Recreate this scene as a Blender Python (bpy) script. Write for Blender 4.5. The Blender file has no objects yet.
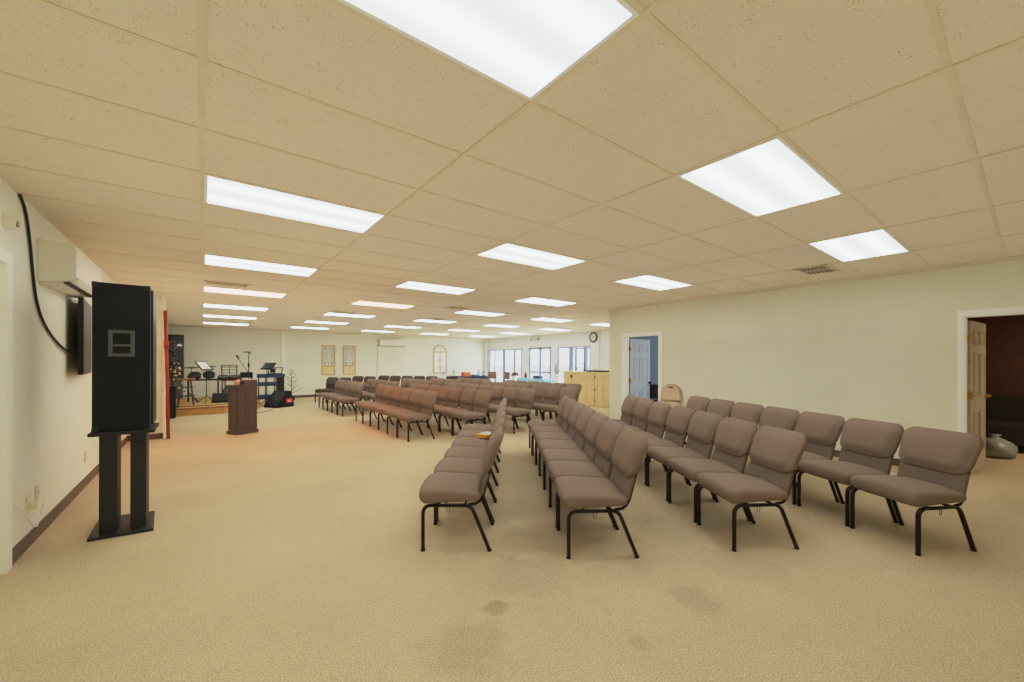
import bpy, bmesh, math, random
from mathutils import Vector, Matrix
random.seed(7)
scene = bpy.context.scene
COL = bpy.context.scene.collection
PI = math.pi
CH = 1.415            # camera height
H = CH + 1.2191      # ceiling height
F = 0.6096           # two feet
GX, GY = 0.0, 2.0537   # ceiling grid origin

# ------------------------------------------------------------------ materials
def mat(name, color, rough=0.6, metal=0.0, noise=0.0, nscale=20.0, bump=0.0, bscale=None, spec=0.5,
        emis=None, estr=0.0, alpha=None, coords='Object'):
    m = bpy.data.materials.new(name); m.use_nodes = True
    nt = m.node_tree; b = nt.nodes['Principled BSDF']
    b.inputs['Base Color'].default_value = (*color, 1)
    b.inputs['Roughness'].default_value = rough
    b.inputs['Metallic'].default_value = metal
    b.inputs['Specular IOR Level'].default_value = spec
    tc = nt.nodes.new('ShaderNodeTexCoord')
    n = nt.nodes.new('ShaderNodeTexNoise'); n.inputs['Scale'].default_value = nscale
    n.inputs['Detail'].default_value = 4
    nt.links.new(tc.outputs[coords], n.inputs['Vector'])
    if noise > 0:
        r = nt.nodes.new('ShaderNodeMapRange')
        r.inputs['To Min'].default_value = 1 - noise; r.inputs['To Max'].default_value = 1 + noise
        r.inputs['From Min'].default_value = .25; r.inputs['From Max'].default_value = .75
        nt.links.new(n.outputs['Fac'], r.inputs['Value'])
        v = nt.nodes.new('ShaderNodeVectorMath'); v.operation = 'SCALE'
        v.inputs[0].default_value = color
        nt.links.new(r.outputs['Result'], v.inputs['Scale'])
        nt.links.new(v.outputs['Vector'], b.inputs['Base Color'])
    if bump > 0:
        n2 = nt.nodes.new('ShaderNodeTexNoise'); n2.inputs['Scale'].default_value = bscale or nscale
        nt.links.new(tc.outputs[coords], n2.inputs['Vector'])
        bp = nt.nodes.new('ShaderNodeBump'); bp.inputs['Strength'].default_value = bump
        bp.inputs['Distance'].default_value = .01
        nt.links.new(n2.outputs['Fac'], bp.inputs['Height'])
        nt.links.new(bp.outputs['Normal'], b.inputs['Normal'])
    if emis:
        b.inputs['Emission Color'].default_value = (*emis, 1)
        b.inputs['Emission Strength'].default_value = estr
    return m

def sr(r, g, b):   # 8-bit sRGB to linear
    f = lambda c: ((c/255+.055)/1.055)**2.4 if c/255 > .04045 else c/255/12.92
    return (f(r), f(g), f(b))

M = {}
M['wall'] = mat('wall paint', sr(236, 235, 216), .85, noise=.025, nscale=1.5, bump=.08, bscale=120)
M['wall_white'] = mat('white wall paint', sr(236, 238, 236), .8, noise=.02, nscale=2)
M['wall_blue'] = mat('blue grey paint', sr(132, 142, 158), .8, noise=.05, nscale=3)
M['trim'] = mat('white trim paint', sr(254, 253, 248), .45, noise=.02, nscale=8)
M['trim_cream'] = mat('cream trim paint', sr(244, 244, 230), .5, noise=.02, nscale=8)
M['base_brown'] = mat('brown vinyl baseboard', sr(112, 92, 74), .5, noise=.1, nscale=12)
M['grid'] = mat('ceiling grid metal', sr(220, 208, 176), .5, noise=.06, nscale=9)
M['frame_metal'] = mat('grey steel chair tube', sr(38, 27, 22), .38, metal=.35, noise=.1, nscale=40)
M['fabric'] = mat('taupe woven fabric', sr(142, 124, 109), .9, noise=.09, nscale=260, bump=.25, bscale=600, spec=.25)
M['fabric_lower'] = mat('taupe woven panel', sr(130, 114, 100), .92, noise=.09, nscale=260, bump=.25, bscale=600, spec=.2)
M['fabric_dark'] = mat('taupe seam', sr(70, 56, 46), .9, noise=.1, nscale=200)
M['black'] = mat('black carpet covering', sr(19, 20, 20), .85, noise=.5, nscale=160, bump=.4, bscale=400)
M['black_plastic'] = mat('black plastic', sr(24, 24, 26), .4, noise=.15, nscale=40)
M['black_paint'] = mat('black painted wood', sr(36, 34, 31), .5, noise=.25, nscale=18)
M['black_metal'] = mat('black metal', sr(20, 20, 20), .35, metal=.4, noise=.1, nscale=30)
M['grey_metal'] = mat('grey metal', sr(120, 122, 122), .35, metal=.7, noise=.1, nscale=40)
M['chrome'] = mat('chrome', sr(205, 205, 205), .18, metal=1, noise=.05, nscale=30)
M['brass'] = mat('brass', sr(190, 150, 70), .3, metal=.9, noise=.1, nscale=30)
M['ac_white'] = mat('white plastic', sr(236, 232, 214), .4, noise=.015, nscale=6)
M['ac_dark'] = mat('dark slot', sr(60, 50, 42), .7, noise=.1, nscale=20)
M['red'] = mat('orange red paint', sr(168, 62, 26), .4, noise=.12, nscale=14)
M['red_badge'] = mat('red badge', sr(205, 30, 50), .4, noise=.05, nscale=30)
M['white'] = mat('white', sr(240, 240, 236), .5, noise=.03, nscale=20)
M['paper'] = mat('paper', sr(235, 232, 222), .8, noise=.03, nscale=30)
M['orange'] = mat('orange card', sr(214, 110, 60), .6, noise=.08, nscale=30)
M['yellow'] = mat('yellow card', sr(226, 164, 60), .6, noise=.06, nscale=30)
M['teal'] = mat('teal cloth', sr(150, 205, 215), .7, noise=.06, nscale=20)
M['navy'] = mat('navy cloth', sr(34, 38, 62), .8, noise=.1, nscale=20)
M['blue_paint'] = mat('slate blue paint', sr(62, 76, 116), .5, noise=.1, nscale=20)
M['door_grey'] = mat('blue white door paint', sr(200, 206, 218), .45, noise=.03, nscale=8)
M['door_dark'] = mat('beige door paint', sr(205, 195, 175), .4, noise=.05, nscale=8)  # one even warm beige for the lounge door
M['couch'] = mat('dark couch fabric', sr(52, 46, 34), .95, noise=.3, nscale=40)
M['bag'] = mat('white plastic bag', sr(158, 160, 150), .4, noise=.08, nscale=9, bump=.6, bscale=25)
M['tan_metal'] = mat('tan folding chair steel', sr(212, 190, 162), .4, metal=.1, noise=.05, nscale=20)
M['tan_vinyl'] = mat('tan vinyl pad', sr(222, 200, 172), .5, noise=.05, nscale=30)
M['dark_wood'] = mat('dark brown wood', sr(84, 68, 62), .5, noise=.18, nscale=9)
M['concrete'] = mat('pale pavement', sr(205, 198, 188), .9, noise=.1, nscale=2)
M['parapet'] = mat('pink sandstone wall', sr(228, 212, 202), .9, noise=.1, nscale=4)
M['mullion'] = mat('slate aluminium', sr(150, 162, 190), .4, metal=.3, noise=.05, nscale=15)
M['drum_head'] = mat('drum head', sr(60, 58, 56), .5, noise=.1, nscale=20)
M['cymbal'] = mat('dark rubber cymbal', sr(48, 42, 36), .4, metal=.3, noise=.2, nscale=30)
M['brown_vinyl'] = mat('taupe brown vinyl', sr(136, 116, 98), .6, noise=.08, nscale=30)
M['twig'] = mat('brown twig', sr(98, 80, 66), .8, noise=.2, nscale=40)
M['tinsel'] = mat('silver tinsel', sr(110, 112, 110), .3, metal=.7, noise=.4, nscale=60)
M['bulb'] = mat('warm bulb', sr(255, 190, 90), .4, emis=(1, .5, .12), estr=1.6, noise=.02, nscale=5)
M['screen'] = mat('dark screen glass', sr(14, 14, 16), .4, noise=.1, nscale=4)
M['pink'] = mat('pink tissue', sr(236, 170, 160), .7, noise=.05, nscale=30)
M['glassware'] = mat('pale glassware', sr(210, 214, 226), .15, noise=.05, nscale=30)
M['grey_cloth'] = mat('grey vase', sr(176, 180, 186), .6, noise=.08, nscale=20)
M['cord'] = mat('black cable rubber', sr(22, 20, 20), .5, noise=.1, nscale=30)
M['ivory'] = mat('ivory plastic', sr(222, 214, 180), .4, noise=.03, nscale=30)
M['silver_glass'] = mat('grey glossy knob', sr(150, 150, 150), .3, metal=.6, noise=.05, nscale=20)

def wood(name, c1, c2, scale=3.0, axis='Z', rough=.45):
    m = bpy.data.materials.new(name); m.use_nodes = True
    nt = m.node_tree; b = nt.nodes['Principled BSDF']
    tc = nt.nodes.new('ShaderNodeTexCoord'); mp = nt.nodes.new('ShaderNodeMapping')
    s = {'Z': (14, 14, 1.2), 'X': (1.2, 14, 14), 'Y': (14, 1.2, 14)}[axis]
    mp.inputs['Scale'].default_value = s
    n = nt.nodes.new('ShaderNodeTexNoise'); n.inputs['Scale'].default_value = scale
    n.inputs['Detail'].default_value = 5; n.inputs['Distortion'].default_value = .6
    cr = nt.nodes.new('ShaderNodeValToRGB')
    cr.color_ramp.elements[0].position = .3; cr.color_ramp.elements[0].color = (*c1, 1)
    cr.color_ramp.elements[1].position = .7; cr.color_ramp.elements[1].color = (*c2, 1)
    nt.links.new(tc.outputs['Object'], mp.inputs['Vector']); nt.links.new(mp.outputs['Vector'], n.inputs['Vector'])
    nt.links.new(n.outputs['Fac'], cr.inputs['Fac']); nt.links.new(cr.outputs['Color'], b.inputs['Base Color'])
    b.inputs['Roughness'].default_value = rough
    return m
M['pine'] = wood('pine wood', sr(228, 202, 150), sr(242, 222, 178))
M['pine_dark'] = wood('golden pine', sr(204, 176, 124), sr(224, 198, 150))
M['stage_wood'] = wood('stage plywood', sr(186, 148, 84), sr(214, 178, 112), axis='X')
M['stool_wood'] = wood('stool wood', sr(150, 92, 48), sr(186, 124, 70), axis='X')
M['panel_brown'] = wood('brown burl panelling', sr(80, 44, 28), sr(122, 74, 50), scale=9)
M['deck_wood'] = wood('podium wood', sr(86, 74, 72), sr(106, 92, 88))

def carpet():
    m = bpy.data.materials.new('beige loop carpet'); m.use_nodes = True
    nt = m.node_tree; N = nt.nodes; L = nt.links; b = N['Principled BSDF']
    b.inputs['Roughness'].default_value = .95; b.inputs['Specular IOR Level'].default_value = .15
    tc = N.new('ShaderNodeTexCoord')
    def noise(s, d=3):
        n = N.new('ShaderNodeTexNoise'); n.inputs['Scale'].default_value = s; n.inputs['Detail'].default_value = d
        L.new(tc.outputs['Object'], n.inputs['Vector']); return n
    fine = noise(120, 2); mid = noise(16, 4); big = noise(.8, 3)
    def rng(n, a, c, f0=.3, f1=.7):
        r = N.new('ShaderNodeMapRange'); r.inputs['From Min'].default_value = f0; r.inputs['From Max'].default_value = f1
        r.inputs['To Min'].default_value = a; r.inputs['To Max'].default_value = c
        L.new(n.outputs[0], r.inputs['Value']); return r
    a = rng(fine, .80, 1.19, .36, .64); c = rng(mid, .965, 1.035); d = rng(big, .92, 1.06)
    m1 = N.new('ShaderNodeMath'); m1.operation = 'MULTIPLY'; L.new(a.outputs[0], m1.inputs[0]); L.new(c.outputs[0], m1.inputs[1])
    m2 = N.new('ShaderNodeMath'); m2.operation = 'MULTIPLY'; L.new(m1.outputs[0], m2.inputs[0]); L.new(d.outputs[0], m2.inputs[1])
    cur = m2
    # old stains worn into the pile
    wob = noise(6, 2)
    for (x, y, r, k) in [(1.35, 1.90, .08, .78), (2.335, 1.245, .14, .86), (1.05, 1.70, .24, .87), (1.756, 1.222, .06, .86),
                         (1.72, 2.05, .30, .90), (2.2, 3.2, .4, .92), (2.05, 2.45, .3, .9), (3.1, 1.9, .35, .9), (2.5, 1.9, .3, .9),
                         (4.2, 1.3, .3, .92), (3.0, 1.25, .28, .92), (1.3, 4.9, .35, .95)]:
        v = N.new('ShaderNodeVectorMath'); v.operation = 'DISTANCE'
        L.new(tc.outputs['Object'], v.inputs[0]); v.inputs[1].default_value = (x, y, 0)
        ad = N.new('ShaderNodeMath'); ad.operation = 'MULTIPLY_ADD'; ad.inputs[1].default_value = r*1.6; 
        L.new(wob.outputs[0], ad.inputs[0]); L.new(v.outputs['Value'], ad.inputs[2])
        mr = N.new('ShaderNodeMapRange'); mr.interpolation_type = 'SMOOTHSTEP'
        mr.inputs['From Min'].default_value = r*1.35; mr.inputs['From Max'].default_value = r*2.0
        mr.inputs['To Min'].default_value = k; mr.inputs['To Max'].default_value = 1
        L.new(ad.outputs[0], mr.inputs['Value'])
        mm = N.new('ShaderNodeMath'); mm.operation = 'MULTIPLY'; L.new(cur.outputs[0], mm.inputs[0]); L.new(mr.outputs[0], mm.inputs[1]); cur = mm
    vs = N.new('ShaderNodeVectorMath'); vs.operation = 'SCALE'; vs.inputs[0].default_value = sr(202, 184, 152)
    L.new(cur.outputs[0], vs.inputs['Scale']); L.new(vs.outputs[0], b.inputs['Base Color'])
    bp = N.new('ShaderNodeBump'); bp.inputs['Strength'].default_value = .35; bp.inputs['Distance'].default_value = .004
    L.new(fine.outputs[0], bp.inputs['Height']); L.new(bp.outputs[0], b.inputs['Normal'])
    return m
M['carpet'] = carpet()

def tile_mat():
    m = bpy.data.materials.new('speckled ceiling tile'); m.use_nodes = True
    nt = m.node_tree; N = nt.nodes; L = nt.links; b = N['Principled BSDF']
    b.inputs['Roughness'].default_value = .9; b.inputs['Specular IOR Level'].default_value = .1
    tc = N.new('ShaderNodeTexCoord')
    v = N.new('ShaderNodeTexVoronoi'); v.inputs['Scale'].default_value = 78; v.feature = 'F1'
    L.new(tc.outputs['Object'], v.inputs['Vector'])
    n = N.new('ShaderNodeTexNoise'); n.inputs['Scale'].default_value = 14; L.new(tc.outputs['Object'], n.inputs['Vector'])
    sub = N.new('ShaderNodeMath'); sub.operation = 'MULTIPLY_ADD'; sub.inputs[1].default_value = -.62; sub.inputs[2].default_value = .47
    L.new(n.outputs[0], sub.inputs[0])
    lt = N.new('ShaderNodeMath'); lt.operation = 'LESS_THAN'; L.new(v.outputs['Distance'], lt.inputs[0]); L.new(sub.outputs[0], lt.inputs[1])
    big = N.new('ShaderNodeTexNoise'); big.inputs['Scale'].default_value = .9; L.new(tc.outputs['Object'], big.inputs['Vector'])
    mix = N.new('ShaderNodeMix'); mix.data_type = 'RGBA'
    mix.inputs['A'].default_value = (*sr(228, 218, 196), 1); mix.inputs['B'].default_value = (*sr(196, 178, 142), 1)
    L.new(lt.outputs[0], mix.inputs['Factor'])
    mr = N.new('ShaderNodeMapRange'); mr.inputs['To Min'].default_value = .94; mr.inputs['To Max'].default_value = 1.05
    L.new(big.outputs[0], mr.inputs['Value'])
    vs = N.new('ShaderNodeVectorMath'); vs.operation = 'SCALE'; L.new(mix.outputs['Result'], vs.inputs[0]); L.new(mr.outputs[0], vs.inputs['Scale'])
    L.new(vs.outputs[0], b.inputs['Base Color'])
    return m
M['tile'] = tile_mat()

def diffuser_mat(name, color, strength):
    """acrylic lens lit by two tubes running along its long side"""
    m = bpy.data.materials.new(name); m.use_nodes = True
    nt = m.node_tree; N = nt.nodes; L = nt.links; b = N['Principled BSDF']
    b.inputs['Base Color'].default_value = (.8, .8, .8, 1); b.inputs['Roughness'].default_value = .4
    tc = N.new('ShaderNodeTexCoord'); sep = N.new('ShaderNodeSeparateXYZ'); L.new(tc.outputs['Object'], sep.inputs[0])
    s = N.new('ShaderNodeMath'); s.operation = 'MULTIPLY'; s.inputs[1].default_value = 2*PI/.28; L.new(sep.outputs['Y'], s.inputs[0])
    co = N.new('ShaderNodeMath'); co.operation = 'COSINE'; L.new(s.outputs[0], co.inputs[0])
    ma = N.new('ShaderNodeMath'); ma.operation = 'MULTIPLY_ADD'; ma.inputs[1].default_value = -.40*strength; ma.inputs[2].default_value = strength
    L.new(co.outputs[0], ma.inputs[0])
    b.inputs['Emission Color'].default_value = (*color, 1); L.new(ma.outputs[0], b.inputs['Emission Strength'])
    return m
LSTR = 7.2
M['lens'] = diffuser_mat('cool white lens', (.90, .985, 1.0), LSTR)
M['lens_pink'] = diffuser_mat('pinkish lens', (1.0, .40, .26), LSTR*1.5)
M['lens_orange'] = diffuser_mat('amber lens', (1.0, .44, .18), LSTR*1.4)

def glass():
    m = bpy.data.materials.new('window glass'); m.use_nodes = True
    nt = m.node_tree; N = nt.nodes; L = nt.links
    out = N['Material Output']; N.remove(N['Principled BSDF'])
    t = N.new('ShaderNodeBsdfTransparent'); t.inputs[0].default_value = (.95, .97, 1, 1)
    g = N.new('ShaderNodeBsdfGlossy'); g.inputs['Roughness'].default_value = .02
    lw = N.new('ShaderNodeLayerWeight'); lw.inputs['Blend'].default_value = .5
    pw = N.new('ShaderNodeMath'); pw.operation = 'POWER'; pw.inputs[1].default_value = 5; L.new(lw.outputs['Facing'], pw.inputs[0])
    fr = N.new('ShaderNodeMath'); fr.operation = 'MULTIPLY_ADD'; fr.inputs[1].default_value = .5; fr.inputs[2].default_value = .02; L.new(pw.outputs[0], fr.inputs[0])
    mx = N.new('ShaderNodeMixShader'); L.new(fr.outputs[0], mx.inputs[0]); L.new(t.outputs[0], mx.inputs[1]); L.new(g.outputs[0], mx.inputs[2])
    L.new(mx.outputs[0], out.inputs[0]); return m
M['glass'] = glass()

# ------------------------------------------------------------------ mesh helpers
def T(loc=(0, 0, 0), rz=0, rx=0, ry=0):
    return Matrix.Translation(loc) @ Matrix.Rotation(rz, 4, 'Z') @ Matrix.Rotation(ry, 4, 'Y') @ Matrix.Rotation(rx, 4, 'X')

class MB:
    def __init__(s): s.v = []; s.f = []; s.smooth = []
    def add(s, vs, fs, smooth=False, m=None):
        o = len(s.v)
        for p in vs:
            p = Vector(p)
            if m is not None: p = m @ p
            s.v.append(p[:])
        for f in fs: s.f.append([i+o for i in f]); s.smooth.append(smooth)
        return s
    def box(s, x0, x1, y0, y1, z0, z1, m=None):
        vs = [(x, y, z) for z in (z0, z1) for y in (y0, y1) for x in (x0, x1)]
        return s.add(vs, [(0, 2, 3, 1), (4, 5, 7, 6), (0, 1, 5, 4), (2, 6, 7, 3), (0, 4, 6, 2), (1, 3, 7, 5)], False, m)
    def cbox(s, c, d, m=None):
        return s.box(c[0]-d[0]/2, c[0]+d[0]/2, c[1]-d[1]/2, c[1]+d[1]/2, c[2]-d[2]/2, c[2]+d[2]/2, m)
    def prism(s, poly, a, b, axis='y', m=None, smooth=False):
        """poly of 2-D points extruded along axis from a to b"""
        n = len(poly)
        def P(p, t):
            return {'y': (p[0], t, p[1]), 'x': (t, p[0], p[1]), 'z': (p[0], p[1], t)}[axis]
        vs = [P(p, a) for p in poly]+[P(p, b) for p in poly]
        fs = [tuple(range(n))[::-1], tuple(range(n, 2*n))]+[(i, (i+1) % n, n+(i+1) % n, n+i) for i in range(n)]
        return s.add(vs, fs, smooth, m)
    def tube(s, pts, r, n=8, m=None, rs=None, cap=True):
        pts = [Vector(p) for p in pts]; rings = []
        up = None
        for i, p in enumerate(pts):
            d = (pts[min(i+1, len(pts)-1)]-pts[max(i-1, 0)]).normalized()
            if up is None:
                up = Vector((0, 0, 1)) if abs(d.z) < .9 else Vector((1, 0, 0))
            a = d.cross(up).normalized(); up2 = a.cross(d).normalized(); up = up2
            rr = rs[i] if rs else r
            rx, ry = (rr if isinstance(rr, tuple) else (rr, rr))
            rings.append([p+a*math.cos(2*PI*k/n)*rx+up2*math.sin(2*PI*k/n)*ry for k in range(n)])
        vs = [q for R in rings for q in R]; fs = []
        for i in range(len(pts)-1):
            for k in range(n):
                k2 = (k+1) % n
                fs.append((i*n+k, i*n+k2, (i+1)*n+k2, (i+1)*n+k))
        if cap: fs.append(tuple(range(n))[::-1]); fs.append(tuple(range((len(pts)-1)*n, len(pts)*n)))
        return s.add(vs, fs, True, m)
    def cyl(s, c, r, h, n=20, m=None, r2=None, axis='z'):
        r2 = r if r2 is None else r2
        vs = []
        for (rr, z) in ((r, 0), (r2, h)):
            for k in range(n):
                a = 2*PI*k/n; u, w = rr*math.cos(a), rr*math.sin(a)
                vs.append({'z': (c[0]+u, c[1]+w, c[2]+z), 'y': (c[0]+u, c[1]+z, c[2]+w), 'x': (c[0]+z, c[1]+u, c[2]+w)}[axis])
        fs = [tuple(range(n))[::-1], tuple(range(n, 2*n))]+[(k, (k+1) % n, n+(k+1) % n, n+k) for k in range(n)]
        return s.add(vs, fs, False, m)
    def lathe(s, prof, n=20, m=None):
        vs = [(r*math.cos(2*PI*k/n), r*math.sin(2*PI*k/n), z) for r, z in prof for k in range(n)]
        fs = [(i*n+k, i*n+(k+1) % n, (i+1)*n+(k+1) % n, (i+1)*n+k) for i in range(len(prof)-1) for k in range(n)]
        fs += [tuple(range(n))[::-1], tuple(range((len(prof)-1)*n, len(prof)*n))]
        return s.add(vs, fs, True, m)
    def sphere(s, c, r, n=10, m=None, sc=(1, 1, 1)):
        prof = [(max(1e-4, math.sin(PI*i/n)), -math.cos(PI*i/n)) for i in range(n+1)]
        k = n+2
        vs = [(c[0]+p*r*sc[0]*math.cos(2*PI*j/k), c[1]+p*r*sc[1]*math.sin(2*PI*j/k), c[2]+q*r*sc[2]) for p, q in prof for j in range(k)]
        fs = [(i*k+j, i*k+(j+1) % k, (i+1)*k+(j+1) % k, (i+1)*k+j) for i in range(n) for j in range(k)]
        return s.add(vs, fs, True, m)
    def rings(s, rings, m=None, cap=True):
        n = len(rings[0]); vs = [p for R in rings for p in R]
        fs = [(i*n+k, i*n+(k+1) % n, (i+1)*n+(k+1) % n, (i+1)*n+k) for i in range(len(rings)-1) for k in range(n)]
        if cap: fs += [tuple(range(n))[::-1], tuple(range((len(rings)-1)*n, len(rings)*n))]
        return s.add(vs, fs, True, m)
    def build(s, name, material, parent=None, loc=(0, 0, 0), rz=0, bevel=0, seg=2, kind=None, label=None):
        me = bpy.data.meshes.new(name); me.from_pydata(s.v, [], s.f); me.update()
        bm = bmesh.new(); bm.from_mesh(me); bmesh.ops.recalc_face_normals(bm, faces=bm.faces)
        if bevel:
            es = [e for e in bm.edges if len(e.link_faces) == 2 and e.calc_face_angle(0) > .6]
            bmesh.ops.bevel(bm, geom=es, offset=bevel, segments=seg, profile=.7, affect='EDGES', clamp_overlap=True)
        bm.to_mesh(me); bm.free()
        if not bevel:
            me.polygons.foreach_set('use_smooth', s.smooth)
        me.materials.append(material if not isinstance(material, str) else M[material])
        o = bpy.data.objects.new(name, me); COL.objects.link(o)
        o.location = loc; o.rotation_euler = (0, 0, rz)
        if parent is not None: o.parent = parent
        if kind: o['kind'] = kind
        if label: o['label'] = label
        return o

def thing(name, label, cat, loc=(0, 0, 0), rz=0, group=None):
    o = bpy.data.objects.new(name, None); COL.objects.link(o)
    o.empty_display_size = .1
    o.location = loc; o.rotation_euler = (0, 0, rz); o['label'] = label; o['category'] = cat
    if group: o['group'] = group
    return o
def tag(o, label, cat, group=None):
    o['label'] = label; o['category'] = cat
    if group: o['group'] = group
    return o
def struct(name, mb, material, parent=None, bevel=0):
    return mb.build(name, material, parent, bevel=bevel, kind=None if parent is not None else 'structure')
def children(o):
    return [c for c in bpy.data.objects if c.parent == o]
def dup_list(root, kids, loc, rz, label, group=None):
    r = root.copy(); COL.objects.link(r); r.location = loc; r.rotation_euler = (0, 0, rz)
    r['label'] = label
    if group: r['group'] = group
    for ch, gs in kids:
        c = ch.copy(); COL.objects.link(c); c.parent = r
        for g in gs:
            d = g.copy(); COL.objects.link(d); d.parent = c
    return r
def tree_of(o):
    return [(c, children(c)) for c in children(o)]

ORD = ['first', 'second', 'third', 'fourth', 'fifth', 'sixth', 'seventh', 'eighth', 'ninth']

# ------------------------------------------------------------------ room shell
XL, XR, YB, XW, YC = -1.027, 7.6, 17.95, 12.05, 6.14
struct('floor', MB().box(-2.9, 12.2, -2.6, 18.1, -.1, 0), 'carpet')
struct('ceiling', MB().box(-2.9, 12.2, -2.6, 18.1, H, H+.1), 'tile')
# ceiling grid
g = MB()
for i in range(-3, 11):
    x = GX+1.2192*i
    y0 = -2.5; y1 = YB
    if x > XR: y0 = YC+.12
    if x > XW or x < -2.6: continue
    if x < XL: y0 = 9.98
    g.box(x-.0125, x+.0125, y0, y1, H-.005, H+.02)
for j in range(-7, 26):
    y = GY+F*j
    x0 = XL; x1 = XR
    if y > YC: x1 = XW
    if y > 10: x0 = -2.6
    g.box(x0, x1, y-.0115, y+.0115, H-.003, H+.02)
struct('trim_1', g, 'grid')
# left wall, cut for the doorway in it
w = MB()
w.box(XL-.2, XL-.03, 4.20, 9.9, 0, H); w.box(XL-.2, XL-.03, -2.6, 3.30, 0, H); w.box(XL-.2, XL-.03, 3.30, 4.20, 2.08, H)
struct('wall_left', w, 'wall')
d = MB().box(XL-.14, XL-.1, 3.32, 4.18, 0.005, 2.06)
dl = struct('door_3', d, 'trim_cream')
k = MB(); k.sphere((XL-.07, 3.42, .95), .03); k.build('door_handle', 'brass', dl)
c = MB()
for (y0, y1) in ((3.22, 3.31), (4.19, 4.28)): c.box(XL-.1, -1.03, y0, y1, 0, 2.07)
c.box(XL-.1, -1.03, 3.22, 4.28, 2.07, 2.16)
struct('trim_2', c, 'trim_cream')
# stub partition at the end of the left wall, and the stage recess beyond
p = MB().box(-2.75, -.56, 9.86, 10.0, 0, H)
struct('wall_partition', p, 'wall')
struct('trim_3', MB().box(-.585, -.545, 9.845, 10.015, 0, H-.001), 'trim')
struct('wall_recess', MB().box(-2.9, -2.75, 9.86, 18.0, 0, H), 'wall')
struct('wall_back', MB().box(-2.9, 12.2, YB, YB+.15, 0, H), 'wall')
struct('trim_4', MB().box(2.44, 2.56, YB-.05, YB, 0, H-.002), 'trim_cream')
struct('wall_behind', MB().box(-1.3, 7.7, -2.75, -2.6, 0, H), 'wall')
# right wall with two doorways
D1a, D1b = 4.84, 5.69      # doorway 1 (y range)
D2a, D2b = -.36, .563       # doorway 2
DT = 2.01
w = MB()
w.box(XR, XR+.12, -2.6, D2a, 0, H); w.box(XR, XR+.12, D2a, D2b, DT, H)
w.box(XR, XR+.12, D2b, D1a, 0, H); w.box(XR, XR+.12, D1a, D1b, DT, H); w.box(XR, XR+.12, D1b, YC, 0, H)
struct('wall_right', w, 'wall')
for nm, a, b_ in (('trim_5', D1a, D1b), ('trim_6', D2a, D2b)):
    c = MB(); tw_ = .085 if a == D1a else .057
    c.box(XR-.014, XR, a-tw_, a, 0, DT+.07); c.box(XR-.014, XR, b_, b_+tw_, 0, DT+.07)
    c.box(XR-.014, XR, a, b_, DT, DT+.07)
    c.box(XR-.001, XR+.121, a, a+.018, 0, DT); c.box(XR-.001, XR+.121, b_-.018, b_, 0, DT); c.box(XR-.001, XR+.121, a, b_, DT-.018, DT)
    struct(nm, c, 'trim')
struct('wall_corner', MB().box(XR+.12, XW+.1, YC-.12, YC, 0, H), 'wall')
# window wall: storefront glazing
WZ = 2.07
W1 = (14.92, 17.64); WD = (12.91, 14.40); W3 = (10.63, 12.48)
w = MB()
w.box(XW, XW+.15, 6.14, W3[0], 0, H); w.box(XW, XW+.15, W3[1], WD[0], 0, H); w.box(XW, XW+.15, WD[1], W1[0], 0, H)
w.box(XW, XW+.15, W1[1], YB, 0, H); w.box(XW, XW+.15, W3[0], W3[1], WZ, H); w.box(XW, XW+.15, WD[0], WD[1], WZ+.03, H); w.box(XW, XW+.15, W1[0], W1[1], WZ, H)
for (a, b_) in (W1, W3): w.box(XW, XW+.15, a, b_, 0, .12)
struct('wall_window', w, 'wall_white')
struct('wall_pilaster', MB().box(XW-.06, XW, 10.18, 10.61, 0, H).box(XW-.12, XW, 8.9, 9.3, 0, H), 'wall_white')
struct('trim_7', MB().box(XW-.15, XW-.001, YB-.15, YB-.002, 0, H-.002), 'wall_white')
def window(nm, a, b_, posts, z0=.12):
    m = MB()
    m.box(XW+.02, XW+.10, a, b_, z0, z0+.06); m.box(XW+.02, XW+.10, a, b_, WZ-.05, WZ)
    for y, wd in posts: m.box(XW+.0, XW+.11, y-wd/2, y+wd/2, z0, WZ)
    o = struct(nm, m, 'mullion')
    MB().box(XW+.055, XW+.062, a, b_, z0, WZ).build('pane', 'glass', o)
    return o
window('window_1', *W1, [(17.16, .09), (16.36, .20), (15.50, .13), (14.97, .06), (17.60, .06)])
window('window_2', *W3, [(10.68, .06), (10.95, .14), (11.68, .16), (12.44, .06)])
# double glass door
m = MB()
for y, wd in ((WD[0]+.05, .1), (WD[1]-.05, .1), (13.62, .14)): m.box(XW+.0, XW+.1, y-wd/2, y+wd/2, 0, WZ+.03)
m.box(XW, XW+.1, WD[0], WD[1], WZ-.06, WZ+.03); m.box(XW, XW+.1, WD[0], WD[1], 0, .2)
o = struct('door_4', m, 'mullion')
MB().box(XW+.055, XW+.062, WD[0], WD[1], .02, WZ).build('pane', 'glass', o)
for a, b_ in ((13.03, 13.52), (13.72, 14.28)):
    MB().box(XW-.05, XW-.02, a, b_, .95, 1.02).box(XW-.03, XW+.02, a, a+.04, .96, 1.01).box(XW-.03, XW+.02, b_-.04, b_, .96, 1.01).build('push_bar', 'mullion', o)
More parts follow.
